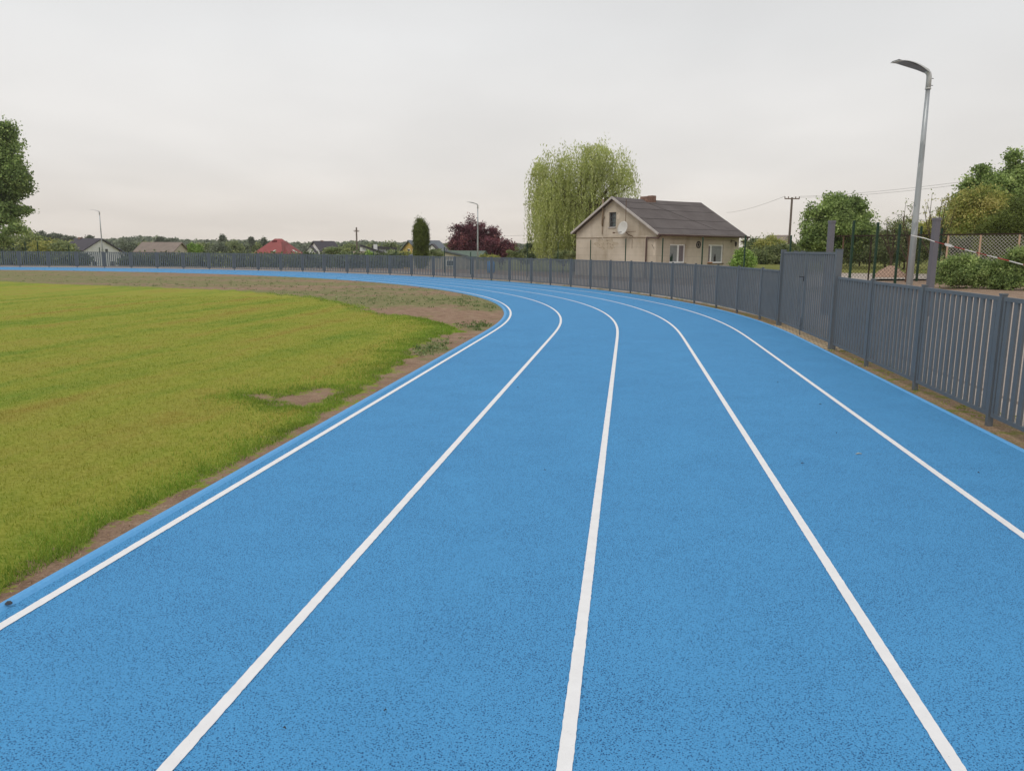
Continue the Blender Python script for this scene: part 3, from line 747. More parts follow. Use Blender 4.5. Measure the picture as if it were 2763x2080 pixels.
# walls with window openings cut: build faces around openings
def wall_with_holes(b, plane, a0, a1, z0, z1, holes, th=.28, out=-1):
    """plane 'x' wall at x=0 spanning y (a) ; plane 'y' wall at y=0 spanning x (a)"""
    As = sorted({a0, a1, *[h for q in holes for h in q[:2]]}); Zs = sorted({z0, z1, *[h for q in holes for h in q[2:]]})
    for i in range(len(As) - 1):
        for j in range(len(Zs) - 1):
            ca, cz = (As[i] + As[i + 1]) / 2, (Zs[j] + Zs[j + 1]) / 2
            if any(q[0] < ca < q[1] and q[2] < cz < q[3] for q in holes): continue
            if plane == 'y': b.box(As[i], As[i + 1], 0, th, Zs[j], Zs[j + 1])
            else: b.box(0, th, As[i], As[i + 1], Zs[j], Zs[j + 1])
W1, W2, WG = (1.26, 2.75, .88, 2.05), (5.04, 6.60, .86, 2.06), (3.49, 4.13, 3.12, 4.05)
def quad_wall(b, plane, a0, a1, z0, z1, holes):
    As = sorted({a0, a1, *[h for q in holes for h in q[:2]]}); Zs = sorted({z0, z1, *[h for q in holes for h in q[2:]]})
    for i in range(len(As) - 1):
        for j in range(len(Zs) - 1):
            ca, cz = (As[i] + As[i + 1]) / 2, (Zs[j] + Zs[j + 1]) / 2
            if any(q[0] < ca < q[1] and q[2] < cz < q[3] for q in holes): continue
            c = [(As[i], Zs[j]), (As[i + 1], Zs[j]), (As[i + 1], Zs[j + 1]), (As[i], Zs[j + 1])]
            b.add([(x, 0, z) if plane == 'y' else (0, x, z) for x, z in c], [(0, 1, 2, 3)])
    for q in holes:                                            # reveals
        for (p1, p2) in (((q[0], q[2]), (q[0], q[3])), ((q[0], q[3]), (q[1], q[3])), ((q[1], q[3]), (q[1], q[2])), ((q[1], q[2]), (q[0], q[2]))):
            f = (lambda a, z, d: (a, d, z)) if plane == 'y' else (lambda a, z, d: (d, a, z))
            b.add([f(*p1, 0), f(*p2, 0), f(*p2, .22), f(*p1, .22)], [(0, 1, 2, 3)])
quad_wall(b, 'y', 0, LU, -.5, ZE, [W1, W2])
quad_wall(b, 'x', 0, LV, -.5, ZE, [])
# gable triangle with the attic window: fan of quads around the hole
g = WG
def gz(y): return ZE + (ZR - ZE) * (1 - abs(y - LV / 2) / (LV / 2))
for y0_, y1_ in ((0, 1.8), (1.8, g[0]), (g[1], 5.5), (5.5, LV)):
    b.add([(0, y0_, ZE), (0, y1_, ZE), (0, y1_, gz(y1_)), (0, y0_, gz(y0_))] + ([(0, LV / 2, ZR)] if y0_ < LV / 2 < y1_ else []), [(0, 1, 2, 3)])
b.add([(0, g[0], ZE), (0, g[1], ZE), (0, g[1], g[2]), (0, g[0], g[2])], [(0, 1, 2, 3)])
b.add([(0, g[0], g[3]), (0, g[1], g[3]), (0, g[1], gz(g[1])), (0, LV / 2, ZR), (0, g[0], gz(g[0]))], [(0, 1, 2, 3, 4)])
for (p1, p2) in (((g[0], g[2]), (g[0], g[3])), ((g[0], g[3]), (g[1], g[3])), ((g[1], g[3]), (g[1], g[2])), ((g[1], g[2]), (g[0], g[2]))):
    b.add([(0, *p1), (0, *p2), (.2, *p2), (.2, *p1)], [(0, 1, 2, 3)])
b.add([(LU, 0, -.5), (LU, LV, -.5), (LU, LV, ZE), (LU, LV / 2, ZR), (LU, 0, ZE)], [(0, 1, 2, 3, 4)])
b.add([(0, LV, -.5), (LU, LV, -.5), (LU, LV, ZE), (0, LV, ZE)], [(0, 1, 2, 3)])
me = bpy.data.meshes.new('wall'); me.from_pydata(b.v, [], b.f); me.materials.append(M['plaster'])
wl = bpy.data.objects.new('wall', me); COL.objects.link(wl); wl.parent = ht
# roof slabs
sl = (ZR - ZE) / (LV / 2); ov = .42; og = .3
b = MB(); T = .09
for sgn in (0, 1):
    ob = .2
    y0_, y1_ = (-ov, LV / 2) if sgn == 0 else (LV / 2, LV + ob)
    z0_, z1_ = (ZE - ov * sl, ZR) if sgn == 0 else (ZR, ZE - ob * sl)
    n = 14
    for i in range(n):                                         # sagging ridge
        xa = -og + (LU + 2 * og) * i / n; xb = -og + (LU + 2 * og) * (i + 1) / n
        sg = lambda x: -.05 * math.sin(math.pi * (x + og) / (LU + 2 * og))
        za, zb = sg(xa), sg(xb)
        A_ = [(xa, y0_, z0_ + .02), (xb, y0_, z0_ + .02), (xb, y1_, z1_ + .02 + (zb if sgn == 0 else 0)), (xa, y1_, z1_ + .02 + (za if sgn == 0 else 0))]
        if sgn == 1: A_ = [(xa, y0_, z0_ + .02 + za), (xb, y0_, z0_ + .02 + zb), (xb, y1_, z1_ + .02), (xa, y1_, z1_ + .02)]
        b.add(A_ + [(x, y, z + T) for x, y, z in A_], [(0, 1, 2, 3), (4, 5, 6, 7), (0, 1, 5, 4), (2, 3, 7, 6)] + ([(0, 3, 7, 4)] if i == 0 else []) + ([(1, 2, 6, 5)] if i == n - 1 else []))
rf = b.build('roof', M['felt'], ht)
b = MB()
def rp(x, t, dz=.118):  # point on the front slope, t from the ridge (0) to the eave (1)
    y = LV / 2 * (1 - t) - ov * t; return Vector((x, y, ZR + (ZE - ov * sl - ZR) * t - .05 * math.sin(math.pi * (x + og) / (LU + 2 * og)) * (1 - t) + dz))
for t_ in (.13, .32, .60, .86):
    q = [rp(-og + (LU + 2 * og) * i / 8, t_ + .006 * math.sin(i * 2.1)) for i in range(9)]
    for i in range(8): b.bar(q[i], q[i + 1], .024, .01)
q = [rp(2.6 + 3.4 * i / 6, .13 + .73 * i / 6) for i in range(7)]
for i in range(6): b.bar(q[i], q[i + 1], .02, .01)
b.build('felt_seam', M['seam'], rf)
b = MB()
for sgn in (0, 1):
    e0 = (-og - .03, -ov if sgn == 0 else LV + .2, ZE - (ov if sgn == 0 else .2) * sl + .06); e1 = (-og - .03, LV / 2, ZR + .06)
    b.bar(e0, e1, .05, .13)
b.build('verge_board', M['verge_board'], rf)
b = MB()
zg = ZE - ov * sl + .03; b.tube([(-og - .08, -ov - .07, zg), (LU + og + .12, -ov - .07, zg - .02)], .065, 8)
gu = b.build('gutter', M['gutter'], ht, True)
b = MB(); b.bar((-og - .08, -ov - .135, zg + .055), (LU + og + .12, -ov - .135, zg + .035), .018, .018); b.build('gutter_rim', M['verge_board'], gu)
b = MB(); b.tube([(-og + .12, -ov - .07, zg - .05), (-og + .1, -.3, zg - .2), (-.09, .72, 2.42), (-.09, .74, 2.3), (-.09, .74, -.4)], .045, 8); b.build('downpipe', M['gutter'], ht, True)
b = MB(); b.tube([(LU + og, -ov - .07, zg - .05), (LU + og - .05, -ov, zg - .22), (LU + .05, -.1, zg - .35)], .045, 8); b.build('downpipe', M['gutter'], ht, True)
b = MB(); b.box(2.55, 3.1, 3.25, 3.85, ZR - .3, ZR + .25); b.box(3.14, 3.52, 3.3, 3.75, ZR - .3, ZR + .33); b.box(3.1, 3.14, 3.3, 3.7, ZR - .3, ZR + .2)
ch = b.build('chimney', M['brick'], rf, bevel=.03)
# ledge band and patches on the wall
b = MB()
for a, c, z in ((.0, 2.3, 2.44), (2.4, 4.6, 2.455), (4.7, LV, 2.44)): b.box(-.035, .0, a, c, z - .02, z + .015)
b.build('ledge', M['stain'], wl)
b = MB(); b.box(1.2, LU - .4, -.02, 0, 2.33, 2.345); b.build('ledge', M['stain'], wl)
def patch(name, plane, ca, cz, ra, rz_, m, n=18, seed=0, off=.004):
    r = random.Random(seed); q = []
    for i in range(n):
        a = 2 * math.pi * i / n; k = r.uniform(.65, 1.2); u, z = ca + ra * k * math.cos(a), cz + rz_ * k * math.sin(a); q.append((-off, u, z) if plane == 'x' else (u, -off, z))
    b = MB(); b.add(q, [tuple(range(n))]); return b.build(name, m, wl)
patch('peeled_patch', 'x', 7.0, 2.68, .10, .2, M['peeled'], seed=1); patch('peeled_patch', 'x', 3.25, 3.8, .16, .2, M['peeled'], seed=2)
patch('peeled_patch', 'x', 4.4, 3.95, .2, .12, M['peeled'], seed=3); patch('peeled_patch', 'x', 2.9, 2.49, .8, .035, M['peeled'], seed=4)
patch('peeled_patch', 'x', 5.0, 2.49, .7, .03, M['peeled'], seed=5); patch('peeled_patch', 'x', .16, 1.75, .09, .5, M['peeled'], seed=6)
patch('peeled_patch', 'x', 1.0, 2.5, .5, .03, M['peeled'], seed=8)
patch('peeled_patch', 'x', 4.4, 2.02, 1.25, .38, simple('scoured_plaster', rgb('b5a894'), .95, .08, 3), seed=9, off=.003)
b = MB(); rr = random.Random(5)
for row, z, a0_, a1_ in ((0, 2.28, 3.75, 5.25), (1, 2.05, 3.6, 5.35), (2, 1.80, 3.65, 5.1)):
    y = a1_
    while y > a0_:
        if rr.random() < .72:
            for _ in range(rr.choice((1, 2, 2))):
                yy = y - rr.uniform(0, .08); zz = z + rr.uniform(-.06, .04); dy_ = rr.uniform(-.07, .07); dz_ = rr.uniform(-.07, .07)
                b.bar((-.006, yy, zz), (-.006, yy + dy_, zz + dz_), .006, rr.uniform(.014, .03))
        y -= .13
b.build('faded_lettering', M['faded'], wl)
b = MB(); b.bar((-.008, .36, 2.0), (-.008, .2, 1.82), .006, .02); b.bar((-.008, .2, 1.82), (-.008, .16, 1.7), .006, .02); b.build('crack', M['dark'], wl)
b = MB(); b.bar((-.02, 2.0, 2.35), (-.02, 2.0, 1.75), .01, .03); b.build('stain', M['stain'], wl)
# windows
def pvc_window(q, split, left_wide):
    a0_, a1_, z0_, z1_ = q; fr_ = MB(); w = .09
    for x0_, x1_, zz0, zz1 in ((a0_, a1_, z1_ - w, z1_), (a0_, a1_, z0_, z0_ + w), (a0_, a0_ + w, z0_ + w, z1_ - w), (a1_ - w, a1_, z0_ + w, z1_ - w), (split - .07, split + .07, z0_ + w, z1_ - w)):
        fr_.box(x0_, x1_, .07, .14, zz0, zz1)
    wnd = fr_.build('window', M['pvc'], ht)
    for k, (x0_, x1_) in enumerate(((a0_ + w, split - .05), (split + .05, a1_ - w))):
        pn = MB(); pn.box(x0_, x1_, .10, .11, z0_ + w, z1_ - w)
        wide = (k == 0) == left_wide
        pn.build('pane', M['curtain'] if wide else M['drape'], wnd)
    sl_ = MB(); sl_.box(a0_ - .06, a1_ + .06, -.07, .12, z0_ - .045, z0_ - .002); sl_.build('sill', M['brown'], wnd)
    return wnd
w1 = pvc_window(W1, 2.12, True); w2 = pvc_window(W2, 5.38, False)
b = MB()
for k in range(24):
    rr = random.Random(k); b.tube([(1.42 + rr.uniform(0, .2), .09, .97), (1.36 + rr.uniform(0, .34), .09, 1.05 + rr.uniform(0, .45))], [.03, .006], 4)
b.build('potted_plant', M['green'], w1)
b = MB(); b.box(5.75, 5.95, .09, .098, .96, 1.25); b.tube([(5.85, .09, 1.2), (5.86, .09, 1.45)], [.07, .02], 6); b.build('window_ornament', M['dark'], w2)
b = MB(); b.box(5.0, 5.45, -.06, .06, .862, .93); b.build('planter', M['terracotta'], w2)
b = MB()
a0_, a1_, z0_, z1_ = WG
for y0_, y1_, zz0, zz1 in ((a0_, a1_, z1_ - .06, z1_), (a0_, a1_, z0_, z0_ + .05), (a0_, a0_ + .05, z0_, z1_), (a1_ - .05, a1_, z0_, z1_), (a0_, a1_, 3.42, 3.45), (a0_, a1_, 3.72, 3.75), (a1_ - .22, a1_ - .18, z0_, z1_)):
    b.box(.09, .13, y0_, y1_, zz0, zz1)
wg = b.build('attic_window', M['oldframe'], ht)
b = MB(); b.box(.14, .15, a0_, a1_ - .2, z0_, z1_); b.build('pane', M['glass'], wg)
b = MB(); b.box(.14, .15, a1_ - .2, a1_, z0_, z1_); b.build('pane', M['dark'], wg)
b = MB(); b.box(-.06, .1, a0_ - .04, a1_ + .04, z0_ - .07, z0_ - .005); b.build('sill', M['verge_board'], wg)
# flue, mast, dish, wheel, lantern
b = MB(); b.tube([(-.12, 4.6, 4.85), (-.12, 4.6, 3.2)], .06, 8); b.tube([(-.12, 4.6, 3.2), (-.12, 4.6, 2.65)], .03, 6); b.tube([(-.12, 4.6, 4.83), (-.12, 4.6, 4.9)], .075, 8)
b.bar((-.12, 4.52, 4.25), (0, 4.5, 4.25), .05); b.bar((-.12, 4.52, 3.75), (0, 4.5, 3.75), .05); b.build('flue_pipe', M['stain'], ht, True)
b = MB(); b.tube([(-.35, 2.3, 2.95), (-.35, 2.3, 4.75)], .02, 6); b.build('aerial_mast', M['rust'], ht)
dt = MB(); N = 20; V = [(0, 0, -.09)]
for k, rr_ in ((1, .18), (2, .32), (3, .41)):
    for i in range(N): a = 2 * math.pi * i / N; V.append((rr_ * math.cos(a), rr_ * 1.06 * math.sin(a), -.09 + .09 * (rr_ / .41) ** 2))
F = [(0, 1 + i, 1 + (i + 1) % N) for i in range(N)] + [(1 + k * N + i, 1 + (k + 1) * N + i, 1 + (k + 1) * N + (i + 1) % N, 1 + k * N + (i + 1) % N) for k in range(2) for i in range(N)]
dt.v = V; dt.f = F
ds_ = dt.build('satellite_dish', M['dish'], ht, True); sm = ds_.modifiers.new('s', 'SOLIDIFY'); sm.thickness = .015
nrm = Vector((-.95, -.02, .25)).normalized()
ds_.matrix_local = Matrix.Translation((-.55, 2.36, 3.02)) @ nrm.to_track_quat('Z', 'Y').to_matrix().to_4x4()
b = MB(); b.tube([(-.5, 2.3, 2.9), (-.3, 2.05, 2.6), (-.02, 1.95, 2.5)], .025, 6); b.tube([(-.45, 2.3, 2.8), (-.9, 2.75, 2.72)], .015, 5); b.tube([(-.5, 2.2, 2.75), (-.4, 1.35, 2.8)], .014, 5); b.box(-.95, -.85, 2.72, 2.82, 2.68, 2.76)
b.build('dish_arm', M['rust'], ht)
b = MB(); q = [(3.98 + .2 * math.cos(a), -.03, 2.03 + .2 * math.sin(a)) for a in np.linspace(0, 2 * math.pi, 21)]; b.tube(q, .028, 6, False)
for k in range(4):
    a = k * math.pi / 4; b.bar((3.98 - .2 * math.cos(a), -.03, 2.03 - .2 * math.sin(a)), (3.98 + .2 * math.cos(a), -.03, 2.03 + .2 * math.sin(a)), .02)
b.box(3.93, 4.03, -.05, 0, 1.98, 2.08); b.build('wheel_ornament', M['dark'], ht)
b = MB(); b.tube([(7.35, -.02, 2.3), (7.4, -.15, 2.33), (7.55, -.25, 2.25)], .015, 5); b.box(7.33, 7.38, -.03, 0, 2.2, 2.38); b.tube([(7.57, -.25, 2.26), (7.57, -.25, 2.2), (7.57, -.25, 2.0), (7.57, -.25, 1.93)], [.03, .09, .06, .01], 6); b.build('wall_lantern', M['dark'], ht)

# ---------------------------------------------------------------- distant houses
def gable_house(name, label, loc, rz, L, W, ze, zr, wallm, roofm, ov=.4, base=0, windows=(), chimney=None, dormer=None, skylights=(), hip=0):
    """ridge along local x, gables at x=0 and x=L"""
    t = thing(name, label, 'house', loc, rz); b = MB()
    b.add([(0, 0, base), (0, 0, ze), (0, W / 2, zr - .05 if not hip else ze), (0, W, ze), (0, W, base)], [(0, 1, 2, 3, 4)])
    b.add([(L, 0, base), (L, 0, ze), (L, W / 2, zr - .05 if not hip else ze), (L, W, ze), (L, W, base)], [(0, 1, 2, 3, 4)])
    b.add([(0, 0, base), (L, 0, base), (L, 0, ze), (0, 0, ze)], [(0, 1, 2, 3)]); b.add([(0, W, base), (L, W, base), (L, W, ze), (0, W, ze)], [(0, 1, 2, 3)])
    wa = b.build('wall', wallm, t); b = MB(); s = (zr - ze) / (W / 2)
    A_ = [(-ov, -ov, ze - ov * s), (L + ov, -ov, ze - ov * s), (L + ov - hip, W / 2, zr), (-ov + hip, W / 2, zr), (L + ov, W + ov, ze - ov * s), (-ov, W + ov, ze - ov * s)]
    T = .18; V = A_ + [(x, y, z + T) for x, y, z in A_]
    F = [(0, 1, 2, 3), (3, 2, 4, 5), (6, 7, 8, 9), (9, 8, 10, 11), (0, 1, 7, 6), (4, 5, 11, 10), (1, 2, 8, 7), (2, 4, 10, 8), (0, 3, 9, 6), (3, 5, 11, 9)]
    if hip: F += [(1, 2, 4), (7, 8, 10), (0, 3, 5), (6, 9, 11)]
    b.add(V, F); me = bpy.data.meshes.new('roof'); me.from_pydata(b.v, [], b.f); me.materials.append(roofm); ro = bpy.data.objects.new('roof', me); COL.objects.link(ro); ro.parent = t
    for (pl, a, c, z0, z1) in windows:
        f = MB(); p_ = MB()
        if pl == 'x0': f.box(-.05, .01, a, c, z0, z1); p_.box(-.06, -.051, a + .08, c - .08, z0 + .08, z1 - .08)
        if pl == 'xL': f.box(L - .01, L + .05, a, c, z0, z1); p_.box(L + .051, L + .06, a + .08, c - .08, z0 + .08, z1 - .08)
        if pl == 'y0': f.box(a, c, -.05, .01, z0, z1); p_.box(a + .08, c - .08, -.06, -.051, z0 + .08, z1 - .08)
        w = f.build('window', M['pvc'], t); p_.build('pane', M['glass'], w)
    if chimney:
        b = MB(); x, y, w, z = chimney; b.box(x, x + w, y, y + w, zr - 1.6, z); b.build('chimney', M['brick'] if name != 'red_roof_house' else M['roof_red_dark'], ro)
    for (x, t_) in skylights:
        b = MB(); y = W / 2 * (1 - t_) - ov * t_; z = zr + (ze - ov * s - zr) * t_ + .2; d = .55
        b.add([(x, y, z), (x + .6, y, z), (x + .6, y + d, z + d * s), (x, y + d, z + d * s)], [(0, 1, 2, 3)])
        b.build('skylight', M['white'], ro)
    return t
def gable_at(name, label, px, Y, th, L, W, ze, zr, wallm, roofm, **k):
    """gable centre seen at pixel column px at distance Y; th: how far the gable is turned to the right (degrees)"""
    c = P(px, 690, Y); th = R(th) - math.atan2(c.x, Y); yd = Vector((-math.cos(th), -math.sin(th), 0)); o = Vector((c.x, Y, 0)) - yd * W / 2
    return gable_house(name, label, o, R(90) + th, L, W, ze, zr, wallm, roofm, **k)
gable_at('white_house', 'white gabled house with a dark roof at far left behind the farthest lamp post', 275, 140, 36, 6.6, 7.0, .95, 2.9, M['white'], M['roof_dark'], base=-3.9,
         windows=(('x0', 2.2, 2.9, .45, 1.3), ('x0', 3.1, 3.6, .45, 1.3), ('x0', 1.0, 2.0, -2.0, -.9), ('x0', 4.6, 5.6, -2.0, -.9)), chimney=(5.2, 3.2, .6, 3.25))
gable_at('annex', 'low white annex with a pale sheet roof right of the white gabled house', 322, 146, 40, 3.4, 3.6, -.2, 1.2, M['white'], M['roof_slate'], base=-3.9)
gable_at('brown_roof_barn', 'low house with a weathered brown roof right of the white gabled house', 488, 150, 66, 6.9, 7.0, .75, 2.4, M['offwhite'], M['roof_brown'], base=-3.9)
rh = gable_at('red_roof_house', 'house with a steep red hipped roof and two skylights', 796, 170, 68, 7.2, 8.4, .45, 3.45, M['offwhite'], M['roof_red'], base=-3.9, hip=3.2, chimney=(3.4, 5.4, .8, 3.25), skylights=())
b = MB(); q0 = P(731, 656, 168); q1 = P(766, 656, 168); z_ = q0.z
b.prism([(q0.x, 166, z_), (q0.x - 1.0, 164, .45), (q0.x + 3.6, 164, .45), (q1.x, 166, z_ + .3)], (0, 5, 0))
wr = b.build('wing_roof', M['roof_red'], rh); wr.matrix_parent_inverse = (Matrix.Translation(rh.location) @ Matrix.Rotation(rh.rotation_euler.z, 4, 'Z')).inverted()
for px in (738.5, 794.5):
    q = P(px, 677.5, 163.6); b = MB(); sg_ = 1 if px < 760 else -1
    b.prism([(q.x - .35 * sg_ - .18, q.y, q.z - .26), (q.x - .35 * sg_ + .18, q.y, q.z - .26), (q.x + .35 * sg_ + .18, q.y, q.z + .26), (q.x + .35 * sg_ - .18, q.y, q.z + .26)], (0, .2, 0))
    o = b.build('skylight', M['white'], rh); o.matrix_parent_inverse = wr.matrix_parent_inverse
dh = gable_at('dark_roof_house', 'house with a dark pitched roof, right of the red roofed house', 850, 176, -62, 4.6, 7.6, .4, 3.1, M['white'], M['roof_dark'], base=-3.9, chimney=(1.6, 3.6, .5, 3.4))
gable_at('white_gable_porch', 'small white gable with dark roof edges between the red roof and the dark roof', 838, 170, -8, 3.4, 2.0, .75, 2.0, M['white'], M['roof_dark'], base=-3.9, ov=.25)
# modern white house with two dark sloping roofs
mh = thing('modern_white_house', 'white house with two dark single-slope roofs and a white chimney left of the yellow house', 'house', (0, 0, 0))
Ym = 100; A1, A2, A3 = P(978, 666, Ym), P(1047, 690, Ym), P(978, 700, Ym)
b = MB(); b.prism([A1, (A1.x, Ym, -3.5), (A2.x, Ym, -3.5), A2], (-1.5, 6, 0)); q = P(1013, 669, 102.5); q2 = P(1066, 674, 102.5)
b.prism([(q.x, 102.5, q.z), (q.x, 102.5, -3.5), (q2.x, 102.5, -3.5), (q2.x, 102.5, q2.z)], (-1.2, 6, 0)); b.build('wall', M['white'], mh)
b = MB(); n_ = Vector((0, 0, .3)); b.prism([A1 + Vector((-.15, -.35, .06)), A2 + Vector((.25, -.35, -.03)), A2 + Vector((.25, -.35, .22)), A1 + Vector((-.15, -.35, .3))], (-1.5, 6.6, 0))
b.build('roof', M['roof_dark'], mh)
b = MB(); b.prism([(q.x - .4, 102.1, q.z + .05), (q2.x + .3, 102.1, q2.z + .02), (q2.x + .3, 102.1, q2.z + .25), (q.x - .4, 102.1, q.z + .28)], (-1.2, 6.6, 0)); b.build('roof', M['roof_dark'], mh)
c_ = P(1013, 660, 101.5); b = MB(); b.box(c_.x - .22, c_.x + .22, 101.3, 101.7, .5, c_.z + .02); b.build('chimney', M['white'], mh)
for px, w_ in ((1051, .28), (1056, .2)):
    c_ = P(px, 681, 102.45); f = MB(); f.box(c_.x - w_ / 2, c_.x + w_ / 2, 102.43, 102.5, c_.z - .4, c_.z + .35); f.build('window', M['glass'], mh)
gable_at('yellow_house', 'yellow house with a grey roof partly hidden by the tall column conifer', 1106, 150, -66, 5.9, 7.6, 1.35, 3.15, M['yellow'], M['roof_slate'], base=-3.9,
         windows=(('x0', 1.6, 2.5, .7, 1.7), ('x0', 3.6, 4.6, .7, 1.7), ('x0', 2.4, 3.4, -1.5, -.3)))
gable_at('dormer', 'small dark-edged dormer gable just right of the column conifer', 1165.5, 143, -12, 2.2, 1.9, 1.5, 2.45, M['white'], M['roof_dark'], base=-3.5, ov=.2)
gable_at('garden_shed', 'cream shed with a grey sheet roof behind the slatted fence', 1201, 80, 18, 5.0, 4.6, .85, 1.34, M['offwhite'], M['roof_slate'], base=-1, ov=.15, windows=(('x0', 1.2, 2.2, -.1, .55),))
gable_at('long_shed', 'long shed with a flat-looking green roof below the dark red tree', 1306, 86, 78, 4.4, 4.6, .78, 1.32, M['offwhite'], M['roof_green'], base=-1, ov=.2)
gable_at('far_brown_house', 'far house with a brown roof left of the utility pole on the right', 2120, 190, 68, 4.4, 8.5, 3.2, 5.5, M['offwhite'], M['roof_brown'], base=-.5)
b = MB(); q = P(952, 683, 96); q2 = P(992, 683, 96); b.box(q.x, q2.x, 96, 96.5, -3.5, P(970, 677.5, 96).z); tag(b.build('stone_wall', M['stonewall']), 'pale mottled stone wall at the foot of the distant power pole', 'wall')
b = MB(); q = P(1325, 738, 57); b.tube([(q.x, 57, -.1), (q.x, 57, .25), (q.x, 57, .45), (q.x, 57, .8)], [.25, .29, .29, .25], 14)
tag(b.build('barrel', M['blue_plastic'], None, True), 'bright blue barrel seen through the slats below the red shrubs', 'barrel')

# ---------------------------------------------------------------- power poles and wires
def pole(name, label, px, pyt, Y, zb, rr, arms, lean=0):
    top = P(px, pyt, Y); t = thing(name, label, 'utility pole', (top.x, Y, 0))
    b = MB(); b.tube([(lean, 0, zb), (0, 0, top.z)], [rr * 1.25, rr], 10); b.build('pole', M['wood'], t, True)
    for dz, w in arms:
        b = MB(); b.bar((-w, 0, top.z - dz), (w, 0, top.z - dz), .09)
        for x in (-w, w, -w * .5, w * .5):
            b.tube([(x, 0, top.z - dz), (x, 0, top.z - dz + .2)], .045, 6)
        b.build('crossarm', M['rust'], t)
    return top
t2 = pole('power_pole', 'brown wooden power pole with a short crossarm, right of the beige house', 2137.4, 533, 75, 0, .095, [(.12, .68)], 0)
t1 = pole('power_pole', 'distant power pole with a cross-shaped top left of the modern white house', 961.5, 613.5, 130, -3.8, .12, [(.66, .4)])
def wire(a, c, label, sag=.4, r=.009):
    b = MB(); a = Vector(a); c = Vector(c); n = 16
    b.tube([a.lerp(c, i / n) - Vector((0, 0, 4 * sag * (i / n) * (1 - i / n))) for i in range(n + 1)], r, 4)
    tag(b.build('overhead_wire', M['wire']), label, 'wire', 'overhead power wires')
wire(t2 + Vector((.7, 0, .1)), P(2800, 462, 45), 'upper power wire running from the right pole to the right edge', .25)
wire(t2 + Vector((-.1, 0, -.0)), P(2800, 468, 45.6), 'lower power wire running from the right pole to the right edge', .35)
wire(t2 + Vector((-.7, 0, .1)), P(1960, 574, 140), 'power wire running left from the right pole towards the beige house roof', .3, .014)
wire(P(1425, 634, 80), P(1330, 637, 90), 'faint wire left of the willow above the red shrubs', .05, .011)

# ---------------------------------------------------------------- trees and shrubs
def lobes_px(Y, items, dep=.8, floor=None):
    """lobes given as (px, py, rx_px, ry_px [,dY]) in the photo at distance Y, relative to the first column"""
    out = []
    for it in items:
        px, py, rx, ry = it[:4]; dY = it[4] if len(it) > 4 else 0; q = P(px, py, Y + dY); k = (Y + dY) / 2087
        out.append((q.x, Y + dY, q.z, rx * k, (rx + ry) / 2 * k * dep, ry * k))
    return out
def tree_px(name, label, cat, px, Y, items, leafm, n_cl, per, cr, ls, h, r, seed, **k):
    lb = lobes_px(Y, items); c = P(px, 700, Y); g = hz(c.x, Y)
    lb = [(x - c.x, y - Y, z - g, a, b_, d) for x, y, z, a, b_, d in lb]
    return tree(name, label, cat, (c.x, Y, g), lb, leafm, n_cl, per, cr, ls, h, r, seed, **k)
tree_px('maple_tree', 'large green maple cut by the left edge of the photo', 'tree', -60, 70,
        [(-80, 480, 105, 150), (-8, 400, 46, 76), (0, 520, 58, 86), (-22, 610, 66, 56, -1), (18, 470, 36, 56), (-100, 380, 80, 80), (50, 484, 26, 26), (12, 350, 22, 34), (34, 628, 42, 22, -2), (-70, 600, 90, 76), (52, 570, 18, 20), (44, 420, 16, 22)],
        L_['maple'], 2100, 56, .34, .21, 9, .32, 11, ntips=26, flat=.5, sub=14)
